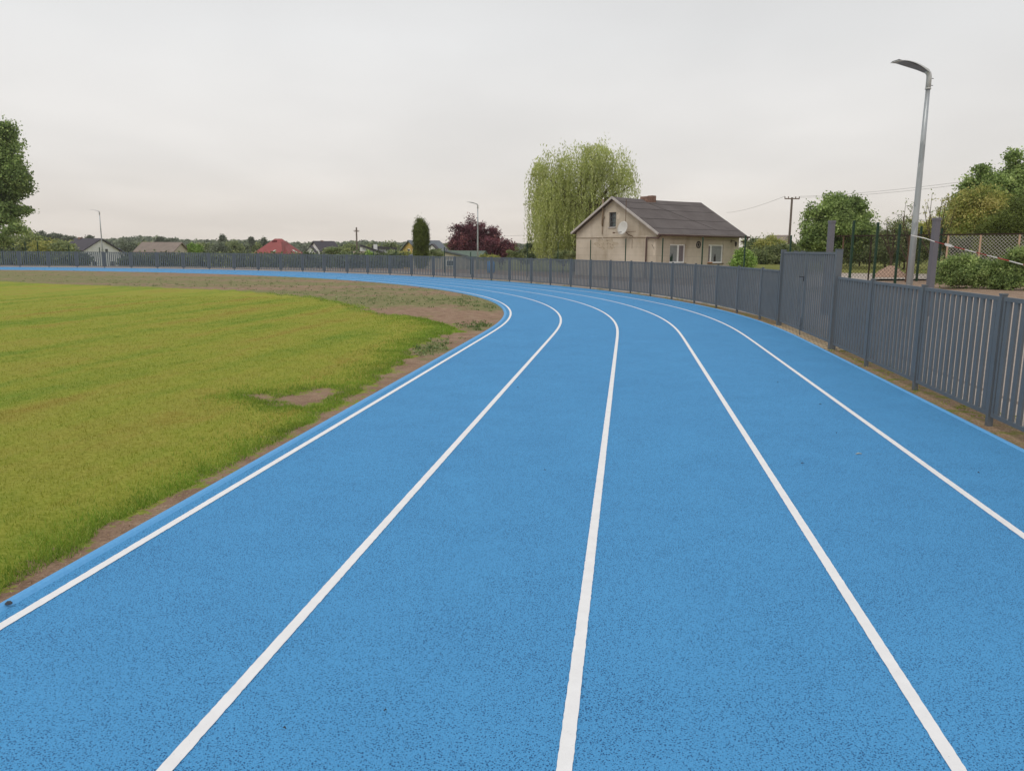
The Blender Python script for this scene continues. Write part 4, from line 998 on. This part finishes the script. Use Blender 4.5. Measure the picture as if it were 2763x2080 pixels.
# willow: hanging strands
def willow():
    Y = 62; c = P(1560, 700, Y); g = hz(c.x, Y); t = thing('willow_tree', 'large weeping willow with hanging yellow-green strands behind the beige house', 'tree', (c.x, Y, g))
    rng = np.random.default_rng(21); pts = []; shade = []
    lob = [(l[0] - c.x, l[1] - Y, l[2] - g, *l[3:]) for l in lobes_px(Y, [(1490, 475, 62, 62), (1570, 450, 75, 58), (1650, 465, 62, 55), (1610, 420, 40, 28), (1500, 520, 62, 50, 2), (1680, 500, 34, 40), (1456, 476, 22, 38), (1476, 560, 44, 60), (1520, 590, 60, 70), (1600, 560, 60, 60, 2)], 1.0)]
    bot = lambda u: P(0, 690 if u < 150 else 640, Y).z - g
    V_ = np.array([l[3] * l[4] for l in lob]); V_ /= V_.sum()
    for k in range(1700):
        l = lob[rng.choice(len(lob), p=V_)]; d = rng.normal(size=3); d /= np.linalg.norm(d); d[2] = abs(d[2]) * .9 - .1
        rr_ = rng.uniform(.55, 1.06); x, y, z = l[0] + d[0] * l[3] * rr_, l[1] + d[1] * l[4] * rr_, l[2] + d[2] * l[5] * rr_
        px_left = x < P(1600, 700, Y).x - c.x
        zend = rng.uniform(.4, 2.2) if (px_left and rng.uniform() < .55) else z - rng.uniform(1.0, 3.2)
        if not px_left: zend = max(zend, 3.2)
        n = int(max(4, (z - zend) / .085)); zz = np.linspace(z, max(zend, .2), n)
        sway = rng.normal(0, .12, 2); tt = np.linspace(0, 1, n); ph = rng.uniform(0, 6)
        xs_ = x + sway[0] * tt + .07 * np.sin(tt * 5 + ph) + d[0] * .35 * np.minimum(tt * 3, 1); ys_ = y + sway[1] * tt + d[1] * .35 * np.minimum(tt * 3, 1)
        p = np.stack([xs_, ys_, zz], 1) + rng.normal(0, .055, (n, 3)); pts.append(p[rng.uniform(size=n) < .86]); shade.append(np.full(len(pts[-1]), rng.uniform(.15, .9)))
    for l in lob:                                          # leafy tops
        n = 700; d = rng.normal(size=(n, 3)); d /= np.linalg.norm(d, axis=1)[:, None]; d[:, 2] = np.abs(d[:, 2])
        pts.append(np.array(l[:3]) + d * np.array(l[3:]) * rng.uniform(.7, 1.06, n)[:, None]); shade.append(rng.uniform(.3, 1, n))
    for px, py in ((1620, 392), (1635, 388), (1675, 410), (1625, 400), (1480, 412), (1520, 405), (1560, 402), (1688, 418), (1700, 440)):
        q = P(px, py, Y); n = 46; p = np.array([q.x - c.x, 0, q.z - g]) + rng.normal(size=(n, 3)) * np.array([.28, .28, .32]); pts.append(p); shade.append(rng.uniform(.3, .8, n))
    C_ = np.concatenate(pts); S_ = np.concatenate(shade)
    Vv, F, r = leaf_quads(rng, C_, .21, .26, .8, S_, .1); np_mesh('crown', Vv, F, L_['willow'], t, {'rnd': ('FACE', r)})
    tips = [(l[0], l[1], l[2] + l[5] * .4) for l in lob] + [(l[0] + .8, l[1], l[2]) for l in lob]
    trunk_mesh(rng, 6.5, .42, tips, fork=.25).build('trunk', M['bark'], t)
willow()
# column conifer with several tips
def column(name, label, px, Y, items, seed, n_cl=420, per=40, ls=.13, cat='conifer'):
    c = P(px, 700, Y); g = hz(c.x, Y); lb = [(x - c.x, y - Y, z - g, a, b_, d) for x, y, z, a, b_, d in lobes_px(Y, items, 1.0)]
    return tree(name, label, cat, (c.x, Y, g), lb, L_['thuja'], n_cl, per, .11, ls, 1.0, .09, seed, aspect=.4, shell=.72, ntips=4, flat=1.8, upbias=0, sub=1)
column('column_conifer', 'tall dark green column-shaped conifer with ragged tips', 1136, 70, [(1136, 690, 17, 30), (1136, 664, 17.5, 30), (1136, 640, 16, 28), (1129, 616, 8, 24), (1139, 618, 7, 20), (1146, 622, 6.5, 20), (1125, 632, 8, 24), (1149, 640, 6, 26), (1136, 625, 11, 22)], 31, 1000, 50, ls=.11)
tree_px('plum_tree', 'large dark red-leaved plum tree behind the middle lamp post', 'tree', 1290, 94,
        [(1285, 655, 62, 34), (1245, 640, 28, 40), (1280, 632, 30, 42), (1312, 640, 34, 36), (1330, 655, 22, 34), (1228, 662, 22, 18), (1295, 618, 18, 22), (1240, 626, 10, 22)], L_['plum'], 620, 50, .3, .19, 3.6, .16, 41, ntips=24)
tree_px('plum_shrub', 'lower dark red-leaved shrub right of the larger red tree', 'shrub', 1352, 88, [(1352, 676, 42, 24), (1330, 665, 24, 22), (1375, 672, 20, 18), (1365, 662, 12, 10)], L_['plum'], 300, 30, .26, .2, 1.0, .07, 42)
shr = [  # name, label, px, Y, lobes, material, seed
    ('round_shrub', 'bright green rounded shrub right of the brown roofed barn', 526, 110, [(526, 672, 17, 10), (518, 672, 9, 9), (536, 670, 8, 9)], 'bright', 51),
    ('round_shrub', 'green shrub with pale tips right of the dark roofed house', 893, 100, [(896, 678, 24, 9), (910, 676, 13, 9)], 'blossom', 52),
    ('round_shrub', 'bright shrub directly under the distant power pole, left side', 925, 105, [(930, 682, 14, 8)], 'mid', 53),
    ('round_shrub', 'small light green shrub left of the modern white house', 995, 92, [(995, 687, 9, 8)], 'bright', 54),
    ('round_shrub', 'pale green shrub between the modern white house and the yellow house', 1062, 88, [(1062, 686, 9, 9)], 'blossom', 55),
    ('round_shrub', 'yellow-green shrub in front of the yellow house', 1092, 86, [(1090, 688, 16, 9), (1080, 689, 9, 8)], 'olive', 56),
    ('round_shrub', 'pale flowering shrub just right of the column conifer', 1172, 76, [(1172, 684, 17, 11), (1184, 686, 11, 9), (1163, 687, 9, 9)], 'blossom', 57),
    ('round_shrub', 'small yellowish shrub at the foot of the red shrubs', 1318, 76, [(1318, 694, 20, 4), (1335, 695, 12, 3)], 'olive', 58),
    ('hedge_shrub', 'dark green hedge left of the willow', 1408, 66, [(1408, 686, 30, 20), (1385, 688, 20, 18), (1430, 680, 14, 24)], 'hedge', 59),
    ('hedge_shrub', 'clipped green hedge between the willow trunk and the beige house', 1520, 55, [(1520, 690, 34, 17), (1500, 692, 20, 15), (1542, 690, 14, 17)], 'hedge', 60),
    ('dark_shrub', 'slim dark evergreen behind the green fence at the left foot of the willow', 1432, 58, [(1432, 680, 9, 30), (1424, 690, 10, 22)], 'dark', 61),
]
for nm, lab, px, Y, it, mt, sd in shr:
    tree_px(nm, lab, 'shrub', px, Y, it, L_[mt], int(34 * len(it) + 50), 34, .14 * Y / 80, .13 * Y / 80, .8, .05, sd, ntips=4, sub=5)
tree_px('cone_conifer', 'small bright green cone-shaped conifer at the right corner of the beige house', 'conifer', 2008, 38,
        [(2008, 705, 24, 18), (2006, 692, 15, 14), (2005, 684, 8, 9), (1990, 712, 12, 8)], L_['bright'], 300, 40, .09, .09, .9, .05, 62, shell=.7, sub=1)
# left background: bushes and pines beyond the fence
lb_ = [('background_tree', 'yellow-green tree left of the white gabled house', 135, 120, [(135, 668, 30, 16), (164, 672, 20, 12), (105, 670, 20, 14)], 'olive', 71),
    ('background_tree', 'grey-green tree mass under the maple at far left', 60, 125, [(40, 662, 46, 20), (90, 660, 36, 22), (0, 668, 40, 20)], 'mid', 72),
    ('background_tree', 'green tree touching the left roof edge of the white gabled house', 172, 118, [(172, 673, 18, 10), (160, 668, 12, 9)], 'mid', 73)]
for nm, lab, px, Y, it, mt, sd in lb_:
    tree_px(nm, lab, 'tree', px, Y, it, L_[mt], 55 * len(it), 34, .5, .34, 1.5, .15, sd)
rng0 = np.random.default_rng(5)
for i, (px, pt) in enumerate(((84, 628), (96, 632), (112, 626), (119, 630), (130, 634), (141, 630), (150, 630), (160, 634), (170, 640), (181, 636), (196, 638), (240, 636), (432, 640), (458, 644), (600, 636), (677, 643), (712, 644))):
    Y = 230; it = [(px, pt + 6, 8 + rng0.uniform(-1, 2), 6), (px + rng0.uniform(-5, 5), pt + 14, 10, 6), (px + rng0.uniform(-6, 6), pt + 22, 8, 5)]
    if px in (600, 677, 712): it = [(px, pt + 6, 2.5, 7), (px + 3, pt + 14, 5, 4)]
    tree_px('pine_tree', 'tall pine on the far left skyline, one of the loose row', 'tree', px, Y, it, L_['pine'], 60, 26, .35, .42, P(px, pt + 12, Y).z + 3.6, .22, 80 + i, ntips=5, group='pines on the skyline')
# midground green masses in front of the forest (individual crowns)
mids = []
rngm = np.random.default_rng(9)
for px in list(range(345, 400, 26)) + list(range(515, 725, 24)) + list(range(885, 1010, 30)) + list(range(1060, 1100, 30)) + list(range(1205, 1240, 24)):
    mids.append((px + rngm.uniform(-6, 6), rngm.uniform(668, 674) + (4 if px > 800 else 0), rngm.uniform(16, 28), rngm.uniform(10, 14)))
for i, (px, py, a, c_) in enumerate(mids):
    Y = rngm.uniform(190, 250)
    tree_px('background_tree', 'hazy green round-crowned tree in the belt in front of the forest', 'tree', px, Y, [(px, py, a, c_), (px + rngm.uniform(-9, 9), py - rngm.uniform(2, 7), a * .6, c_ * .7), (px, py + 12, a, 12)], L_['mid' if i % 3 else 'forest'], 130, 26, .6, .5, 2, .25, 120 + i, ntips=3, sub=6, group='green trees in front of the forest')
for i, px in enumerate(range(-20, 1180, 34)):
    Y = 92 + 10 * math.sin(i * 1.7)
    if 225 < px < 330: continue
    tree_px('hedgerow_bush', 'dense low bush seen only through the slats of the distant fence', 'bush', px, Y, [(px, 704, 24, 13), (px + 8, 700, 16, 9), (px - 10, 706, 16, 11)], L_['dark' if i % 3 else 'hedge'], 70, 26, .34, .3, .7, .05, 700 + i, ntips=2, group='low bushes behind the distant fence', sub=1)
# right side
tree_px('maple_tree', 'rounded green maple right of the power pole with an uneven crown', 'tree', 2262, 52,
        [(2262, 620, 78, 60), (2215, 610, 40, 52), (2290, 585, 48, 50), (2240, 580, 38, 44), (2262, 560, 26, 30), (2300, 560, 22, 30), (2325, 610, 38, 40), (2195, 645, 36, 30), (2230, 660, 60, 34), (2310, 650, 50, 34), (2342, 588, 18, 12), (2205, 575, 10, 12), (2238, 543, 7, 16), (2287, 540, 9, 13), (2312, 556, 8, 12), (2352, 625, 14, 10), (2180, 622, 12, 12)],
        L_['maple'], 1150, 56, .2, .15, 3.2, .2, 201, ntips=22, sub=14)
tree_px('maple_tree', 'tall green maple at the right edge of the photo', 'tree', 2740, 40,
        [(2740, 550, 100, 88), (2690, 512, 56, 46), (2722, 482, 42, 38), (2772, 490, 52, 48), (2650, 520, 46, 46), (2630, 560, 46, 50), (2735, 428, 10, 22), (2655, 460, 16, 14), (2600, 540, 26, 22), (2590, 590, 40, 40), (2780, 600, 90, 80)],
        L_['maple'], 1800, 56, .18, .13, 4.2, .22, 202, ntips=26, sub=14)
tree_px('olive_tree', 'yellow-green tree in front of the tall maple at right', 'tree', 2640, 34,
        [(2640, 580, 52, 52), (2600, 560, 34, 36), (2660, 540, 36, 36), (2680, 600, 46, 46), (2590, 610, 44, 30), (2700, 560, 30, 36)], L_['olive'], 560, 44, .17, .095, 3.0, .1, 203, ntips=30)
for px, pt, w_, Y, lab in ((2734, 538, 26, 30, 'tallest of the dark columnar conifers behind the right hedge'), (2694, 580, 13, 30.5, 'slim columnar conifer left of the tallest one behind the right hedge'), (2712, 588, 13, 29.5, 'short columnar conifer touching the tallest one on its left'), (2660, 600, 18, 31, 'low broad conifer at the left end of the conifer row'), (2676, 604, 12, 30, 'small pointed conifer second from the left in the conifer row'), (2765, 590, 16, 29, 'columnar conifer at the right edge of the photo')):
    column('column_conifer', lab, px, Y, [(px, 680, w_, 680 - pt - 8), (px - w_ * .2, (pt + 680) / 2, w_ * .7, (680 - pt) / 2), (px + w_ * .25, (pt + 690) / 2, w_ * .6, (672 - pt) / 2)], 210 + px % 17, 260, 40, .085)
# thin young trees with sparse leaves
def sparse(label, px, Y, tips, seed, leafm, zb=0):
    rng = np.random.default_rng(seed); c = P(px, 700, Y); g = hz(c.x, Y); t = thing('young_tree', label, 'tree', (c.x, Y, g)); b = MB(); pts = []
    for (tx, ty) in tips:
        q = P(tx, ty, Y) - Vector((c.x, Y, g)); q.y = rng.uniform(-.5, .5); s = Vector((0, 0, q.z * rng.uniform(.12, .4))); m = s.lerp(q, .5) + Vector((rng.normal() * .1, 0, .12))
        b.tube([s, m, q], [.035, .02, .006], 5)
        for k in range(5):
            a0_ = s.lerp(q, rng.uniform(.35, .95)); e_ = a0_ + Vector((rng.normal() * .28, rng.normal() * .2, rng.uniform(.0, .4))); b.tube([a0_, e_], [.01, .004], 4)
            pts += [np.array(a0_.lerp(e_, u)) + rng.normal(size=3) * .05 for u in rng.uniform(.2, 1.05, 9)]
        pts += [np.array(q) + rng.normal(size=3) * .07 for _ in range(9)]
    b.tube([(0, 0, -.1), (0, 0, 1.0), (0.03, 0, 2.2)], [.07, .055, .03], 7); b.build('branches', M['bark'], t)
    Vv, F, r = leaf_quads(rng, np.array(pts), .085, .6); np_mesh('foliage', Vv, F, leafm, t, {'rnd': ('FACE', r)})
sparse('thin young tree with bare twigs left of the yellow-green tree', 2520, 33, [(2512, 522), (2490, 560), (2535, 540), (2550, 530), (2480, 590), (2560, 560), (2500, 545), (2570, 580), (2540, 585)], 301, L_['olive'])
sparse('very sparse young tree behind the nearest lamp post', 2455, 36, [(2452, 545), (2440, 575), (2425, 600), (2463, 560), (2410, 610)], 302, L_['mid'])
sparse('sparse brownish young tree left of the nearest lamp post', 2405, 40, [(2385, 600), (2395, 590), (2410, 596), (2372, 610), (2420, 605), (2440, 590), (2380, 620), (2400, 612)], 303, L_['mid'])
b = MB(); q = P(2439.5, 583, 60); b.tube([(q.x, 60, .4), (q.x, 60, q.z)], .06, 7); tag(b.build('wooden_post', M['wood']), 'thin wooden post top between the sparse trees left of the nearest lamp post', 'post')
for nm, lab, px, Y, it, mt, sd, n in [
    ('background_tree', 'green shrubs right of the beige house below the far brown roof', 2040, 95, [(2020, 676, 40, 22), (2060, 672, 36, 20), (2075, 664, 20, 18)], 'mid', 401, 190),
    ('background_tree', 'lighter green bush in front of the far brown roof', 2085, 90, [(2085, 668, 26, 22), (2105, 672, 20, 18), (2052, 662, 12, 10)], 'olive', 402, 150),
    ('hedge_bush', 'dark hedge bush behind the gate, left part', 2095, 68, [(2060, 690, 50, 22), (2110, 686, 44, 24), (2150, 684, 36, 24)], 'hedge', 403, 260),
    ('hedge_bush', 'hedge bush at the foot of the rounded maple', 2215, 64, [(2185, 684, 40, 24), (2230, 680, 40, 26), (2260, 690, 40, 22)], 'hedge', 404, 260),
    ('hedge_bush', 'hedge bush seen through the wire mesh behind the tall square post', 2320, 60, [(2290, 674, 46, 34), (2345, 668, 46, 38), (2380, 672, 40, 36), (2300, 694, 54, 18), (2370, 692, 54, 20)], 'hedge', 405, 330),
    ('hedge_bush', 'dark bushy growth behind the nearest lamp post', 2440, 50, [(2405, 652, 44, 46), (2450, 650, 44, 44), (2490, 655, 36, 44), (2430, 618, 26, 20), (2410, 690, 46, 26), (2470, 690, 46, 28)], 'hedge', 406, 420),
    ('hedge_bush', 'low wide hedge bush behind the sand heap and the wire mesh', 2390, 56, [(2290, 688, 34, 20), (2340, 684, 40, 24), (2395, 680, 40, 28), (2450, 680, 44, 30)], 'hedge', 409, 380),
    ('hedge_bush', 'olive bush right behind the second square post', 2520, 42, [(2500, 620, 30, 34), (2540, 610, 36, 34), (2560, 640, 40, 44)], 'olive', 407, 320),
    ('hedge_bush', 'dark undergrowth behind the chain-link fence at right', 2680, 37, [(2600, 660, 60, 44), (2680, 655, 60, 44), (2750, 655, 50, 50)], 'dark', 408, 520)]:
    tree_px(nm, lab, 'bush', px, Y, it, L_[mt], int(n * 1.3), 52, .16 * Y / 50, .105 * Y / 50, .9, .06, sd, ntips=5)
# hedge in front of the chain-link fence: four bushes
for px, Y, it, lab, sd in [
    (2575, 24.5, [(2562, 736, 28, 34), (2588, 722, 38, 42), (2545, 748, 20, 20), (2580, 752, 34, 18)], 'leafy green bush in front of the chain-link fence, directly right of the second square post', 421),
    (2640, 24, [(2630, 742, 36, 30), (2652, 734, 32, 36), (2612, 750, 32, 20), (2640, 758, 36, 16)], 'leafy green bush in the middle of the right hedge', 422),
    (2690, 23.5, [(2690, 742, 42, 32), (2670, 750, 30, 22), (2712, 736, 28, 36), (2700, 762, 40, 16)], 'leafy green bush with pale flowers in the right hedge', 423),
    (2745, 23, [(2742, 716, 38, 46), (2760, 748, 48, 32), (2725, 752, 30, 26)], 'tallest leafy bush of the right hedge at the edge of the photo', 424)]:
    tree_px('hedge_bush', lab, 'bush', px, Y, it, L_['maple'], 240, 50, .1, .062, .7, .04, sd, ntips=7)
xs = np.linspace(9, 50, 24); ys = np.linspace(30.5, 38.5, 6)
grid('gravel_track', xs, ys, M['gravel'], lambda X, Y: Hgt(X, Y) + .01)
# sand heap
rs = np.random.default_rng(77); q = P(2404, 745, 33); V = []; F = []; n = 26; rings = 9
for j in range(rings + 1):
    for i in range(n):
        a = 2 * math.pi * i / n; u = j / rings; rr_ = (1 - u) * .72 * (1 + .12 * math.sin(3 * a) + rs.normal() * .03); V.append((rr_ * math.cos(a), rr_ * math.sin(a) * .9, .5 * (1 - (1 - u) ** 1.6) + rs.normal() * .012))
for j in range(rings):
    for i in range(n): F.append((j * n + i, j * n + (i + 1) % n, (j + 1) * n + (i + 1) % n, (j + 1) * n + i))
b = MB(); b.v = V; b.f = F; sh = b.build('sand_heap', M['sand'], None, True); sh.location = (q.x, 33, .58); tag(sh, 'pinkish heap of sand behind the wire fence left of the nearest lamp post', 'sand heap')
# barrier tape
tp = thing('barrier_tape', 'red and white barrier tape strung from the nearest lamp post to the right', 'tape')
ta, tb, tm = P(2458, 635, 18.3), P(2763, 716, 13.5), P(2515, 652, 17.8)
route = [P(2458, 634.5, 18.3), P(2478, 639, 18.1), P(2498, 643.5, 18.0), P(2522, 652, 17.8), P(2560, 662, 17), P(2640, 683, 15.5), P(2720, 703, 14), P(2790, 722, 13)]
seg = []
for a_, c_ in zip(route, route[1:]):
    m_ = max(1, int((c_ - a_).length / .05)); seg += [a_.lerp(c_, k / m_) for k in range(m_)]
step = 11; wb, rb = MB(), MB()
for i in range(0, len(seg) - 1):
    tgt = rb if (i // step) % 2 else wb; w_ = .010 if not 22 < i < 30 else .03
    d = seg[i + 1] - seg[i]; tw = .6 * math.sin(i * .13)
    up = Vector((0, math.sin(tw) * w_, math.cos(tw) * w_)); tgt.add([seg[i] - up, seg[i + 1] - up, seg[i + 1] + up, seg[i] + up], [(0, 1, 2, 3)])
wb.build('white_band', M['white_tape'], tp); rb.build('red_band', M['red_tape'], tp)

# ---------------------------------------------------------------- forest skyline (one mass) and low hills
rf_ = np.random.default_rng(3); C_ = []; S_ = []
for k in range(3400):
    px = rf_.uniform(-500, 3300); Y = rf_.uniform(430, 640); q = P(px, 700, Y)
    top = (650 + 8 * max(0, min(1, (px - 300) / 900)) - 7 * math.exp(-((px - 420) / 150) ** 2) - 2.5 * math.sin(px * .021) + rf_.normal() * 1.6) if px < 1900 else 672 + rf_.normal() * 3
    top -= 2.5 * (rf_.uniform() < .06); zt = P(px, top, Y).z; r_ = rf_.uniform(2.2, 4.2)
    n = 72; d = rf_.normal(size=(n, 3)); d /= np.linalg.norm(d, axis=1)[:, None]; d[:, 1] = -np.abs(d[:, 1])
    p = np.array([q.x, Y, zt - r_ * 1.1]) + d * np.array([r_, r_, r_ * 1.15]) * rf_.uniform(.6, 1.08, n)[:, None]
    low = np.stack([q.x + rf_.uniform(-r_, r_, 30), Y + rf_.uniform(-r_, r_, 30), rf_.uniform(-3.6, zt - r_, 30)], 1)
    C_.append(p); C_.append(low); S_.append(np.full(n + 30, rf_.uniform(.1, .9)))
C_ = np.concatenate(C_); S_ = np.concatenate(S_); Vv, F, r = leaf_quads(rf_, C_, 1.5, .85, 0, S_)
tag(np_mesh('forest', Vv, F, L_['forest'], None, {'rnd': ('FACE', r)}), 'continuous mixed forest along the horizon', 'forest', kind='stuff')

# ---------------------------------------------------------------- grass blades, weeds, straw
def blades(name, n, region, hmin, hmax, wid, leafm, seed, keep, label, cat, lean=.5):
    rg = np.random.default_rng(seed); x0_, x1_, y0_, y1_, powr = region
    u = rg.uniform(0, 1, n); y = y0_ * (y1_ / y0_) ** u if powr else rg.uniform(y0_, y1_, n); x = rg.uniform(x0_, x1_, n)
    k = keep(x, y, rg); x, y = x[k], y[k]; n = len(x); z = in_z(x[None], y[None])[0]
    h_ = rg.uniform(hmin, hmax, n); a = rg.uniform(0, 2 * np.pi, n); w = wid * (1 + y / 10); l = rg.uniform(0, lean, n) * h_; b_ = rg.uniform(0, 2 * np.pi, n)
    base = np.stack([x, y, z - .004], 1); dx = np.stack([np.cos(a) * w, np.sin(a) * w, np.zeros(n)], 1); tip = base + np.stack([np.cos(b_) * l, np.sin(b_) * l, h_], 1)
    V = np.stack([base - dx / 2, base + dx / 2, tip], 1).reshape(-1, 3); F = np.arange(3 * n).reshape(-1, 3)
    o = np_mesh(name, V, F, leafm, None, {'rnd': ('FACE', rg.uniform(0, 1, n))}); return tag(o, label, cat, kind='stuff')
def vis(x, y): return np.abs(x) < y * .70 + .6
blades('lawn_grass', 330000, (-16, -1.0, 2.9, 26, True), .014, .034, .0034, M['lawnblade'], 501, lambda x, y, r: vis(x, y) & (r.uniform(size=len(x)) < np.clip(1.2 - np.abs(x) / 18, .1, 1)) & (grass_sd(x[None], y[None])[0] > .03), 'short mown yellow-green grass of the infield lawn', 'grass')
blades('edge_grass', 230000, (-3.4, -.9, 2.9, 19, True), .016, .05, .0036, L_['edge'], 502, lambda x, y, r: (lambda d: vis(x, y) & (d > -.005 + r.normal(0, .012, len(x))) & (d < .05 + r.exponential(1, len(x)) * (.10 + .022 * np.clip(y - 5, 0, 12))))(grass_sd(x[None], y[None])[0]), 'longer deep green grass fringe along the lawn edge', 'grass', 1.0)
blades('edge_grass', 30000, (-9, -.9, 15, 30, True), .03, .07, .006, L_['edge'], 503, lambda x, y, r: (lambda d: vis(x, y) & (d > -.06) & (d < .25))(grass_sd(x[None], y[None])[0]), 'green grass fringe where the lawn meets the bare soil of the bend', 'grass', .9)
rg = np.random.default_rng(601); C_ = []
for _ in range(1500):
    cx, cy, rx, ry, w_ = WEEDS[rg.integers(len(WEEDS))]
    x, y = cx + rg.normal() * rx * .55, cy + rg.normal() * ry * .5
    if track_dist(np.array([x]), np.array([y]))[0] > -.3 or grass_sd(np.array([[x]]), np.array([[y]]))[0, 0] > -.1: continue
    n = rg.integers(4, 10); C_.append(np.stack([x + rg.normal(0, .05, n), y + rg.normal(0, .05, n), -.015 + np.abs(rg.normal(0, .016, n))], 1))
C_ = np.concatenate(C_); Vv, F, r = leaf_quads(rg, C_, .045, .6, 0, None, 1.6); tag(np_mesh('weeds', Vv, F, L_['weed'], None, {'rnd': ('FACE', r)}), 'low broad-leaved weeds scattered on the bare soil of the bend', 'weeds', kind='stuff')
rg = np.random.default_rng(602); n = 16000; y = 2.9 * (22 / 2.9) ** rg.uniform(0, 1, n); x = rg.uniform(-3.3, 0, n); d = track_dist(x, y); k = (d < -.19) & (d > -1.2) & (grass_sd(x[None], y[None])[0] < .02); x, y = x[k], y[k]; n = len(x)
Vv, F, r = leaf_quads(rg, np.stack([x, y, in_z(x[None], y[None])[0] + .004], 1), .022, .16, 0, None, 3.0)
tag(np_mesh('dry_straw', Vv, F, L_['dry'], None, {'rnd': ('FACE', r)}), 'pale dry straw and clippings lying on the soil beside the inner kerb', 'straw', kind='stuff')
# verge grass tufts at the foot of the slatted fence
rg = np.random.default_rng(603); C_ = []
for _ in range(1500):
    s_ = rg.uniform(3, 45); o_ = rg.uniform(5.93, 6.5)
    if GATE[0] - .2 < s_ < GATE[1] + .2: continue
    if math.sin(s_ * 2.3) + math.sin(s_ * 5.1 + 1) < .1: continue
    p, _h = at(s_, o_); n = 8; C_.append(np.stack([p.x + rg.normal(0, .025, n), p.y + rg.normal(0, .025, n), .01 + np.abs(rg.normal(0, .012, n))], 1))
C_ = np.concatenate(C_); Vv, F, r = leaf_quads(rg, C_, .03, .25, 0, None, .2); tag(np_mesh('verge_grass', Vv, F, L_['grass'], None, {'rnd': ('FACE', r)}), 'thin grass tufts in the soil strip below the slatted fence', 'grass', kind='stuff')
# litter on the track: twigs, one pale leaf, a stone on the kerb
def G(px, py):
    a_, c_ = P(px, py, 1), Vector((0, 0, 1.6)); d = a_ - c_; t = -1.6 / d.z; return c_ + d * t
for i, (px, py, L__, lab) in enumerate([(2255, 946, .09, 'dark twig by the outer kerb below the gate'), (2257, 1170, .08, 'thin dark twig between the two outer lines'), (1397, 1047, .05, 'dark crumb right of the second line'), (2098, 1033, .06, 'small dark speck in the outermost lane near the gate'), (1470, 1270, .04, 'tiny dark crumb left of the middle line'),
    (2213, 1092, .05, 'dark bit of bark beside the outermost line'), (2640, 1277, .1, 'curled pale-grey twig near the right edge'), (2165, 1252, .04, 'small dark crumb halfway between the right lines'), (1040, 1920, .025, 'little reddish-brown crumb near the bottom, in the second lane'), (768, 1968, .025, 'little brown crumb near the bottom left')]):
    g_ = G(px, py); b = MB(); a = i * 1.3; L__ *= .6; d = Vector((math.cos(a), math.sin(a) * .4, 0)) * L__ / 2; b.tube([g_ - d + Vector((0, 0, .006)), g_ + Vector((0, 0, .012)), g_ + d + Vector((0, 0, .006))], [.0012, .0035, .0015], 5)
    tag(b.build('twig', M['twig']), lab, 'twig')
g_ = G(2317, 1226); b = MB(); b.tube([g_ + Vector((-.025, 0, .004)), g_ + Vector((0, .006, .010)), g_ + Vector((.03, .01, .004))], [.002, .006, .002], 5); tag(b.build('dry_leaf', M['paleleaf']), 'curled pale dry leaf lying in the outermost lane', 'leaf')
g_ = at(3.27, -.125)[0]; g_ = G(25, 1636); rk = random.Random(3); V = []; F = []
for j in range(5):
    for i in range(9):
        a = 2 * math.pi * i / 9; rr_ = .016 * math.cos(j / 4 * 1.4) * rk.uniform(.85, 1.15); V.append((rr_ * math.cos(a), rr_ * math.sin(a) * .75, .012 + .013 * math.sin(j / 4 * 1.5) * rk.uniform(.9, 1.1)))
for j in range(4):
    for i in range(9): F.append((j * 9 + i, j * 9 + (i + 1) % 9, (j + 1) * 9 + (i + 1) % 9, (j + 1) * 9 + i))
F.append(tuple(range(36, 45))); b = MB(); b.v = V; b.f = F; o = b.build('stone', M['stone'], None, True); o.location = (g_.x, g_.y, .002); tag(o, 'small dark stone lying on the inner kerb at the left edge', 'stone')

# ---------------------------------------------------------------- air
hm = bpy.data.materials.new('haze_air'); hm.use_nodes = True; hm.node_tree.nodes.clear()
ho = hm.node_tree.nodes.new('ShaderNodeOutputMaterial'); hv = hm.node_tree.nodes.new('ShaderNodeVolumePrincipled')
hv.inputs['Color'].default_value = (.93, .92, .90, 1); hv.inputs['Density'].default_value = .0003; hv.inputs['Anisotropy'].default_value = .2
hm.node_tree.links.new(hv.outputs[0], ho.inputs['Volume'])
b = MB(); b.box(-900, 1100, -80, 720, -5.5, 22); hb = b.build('haze', hm); hb['kind'] = 'stuff'
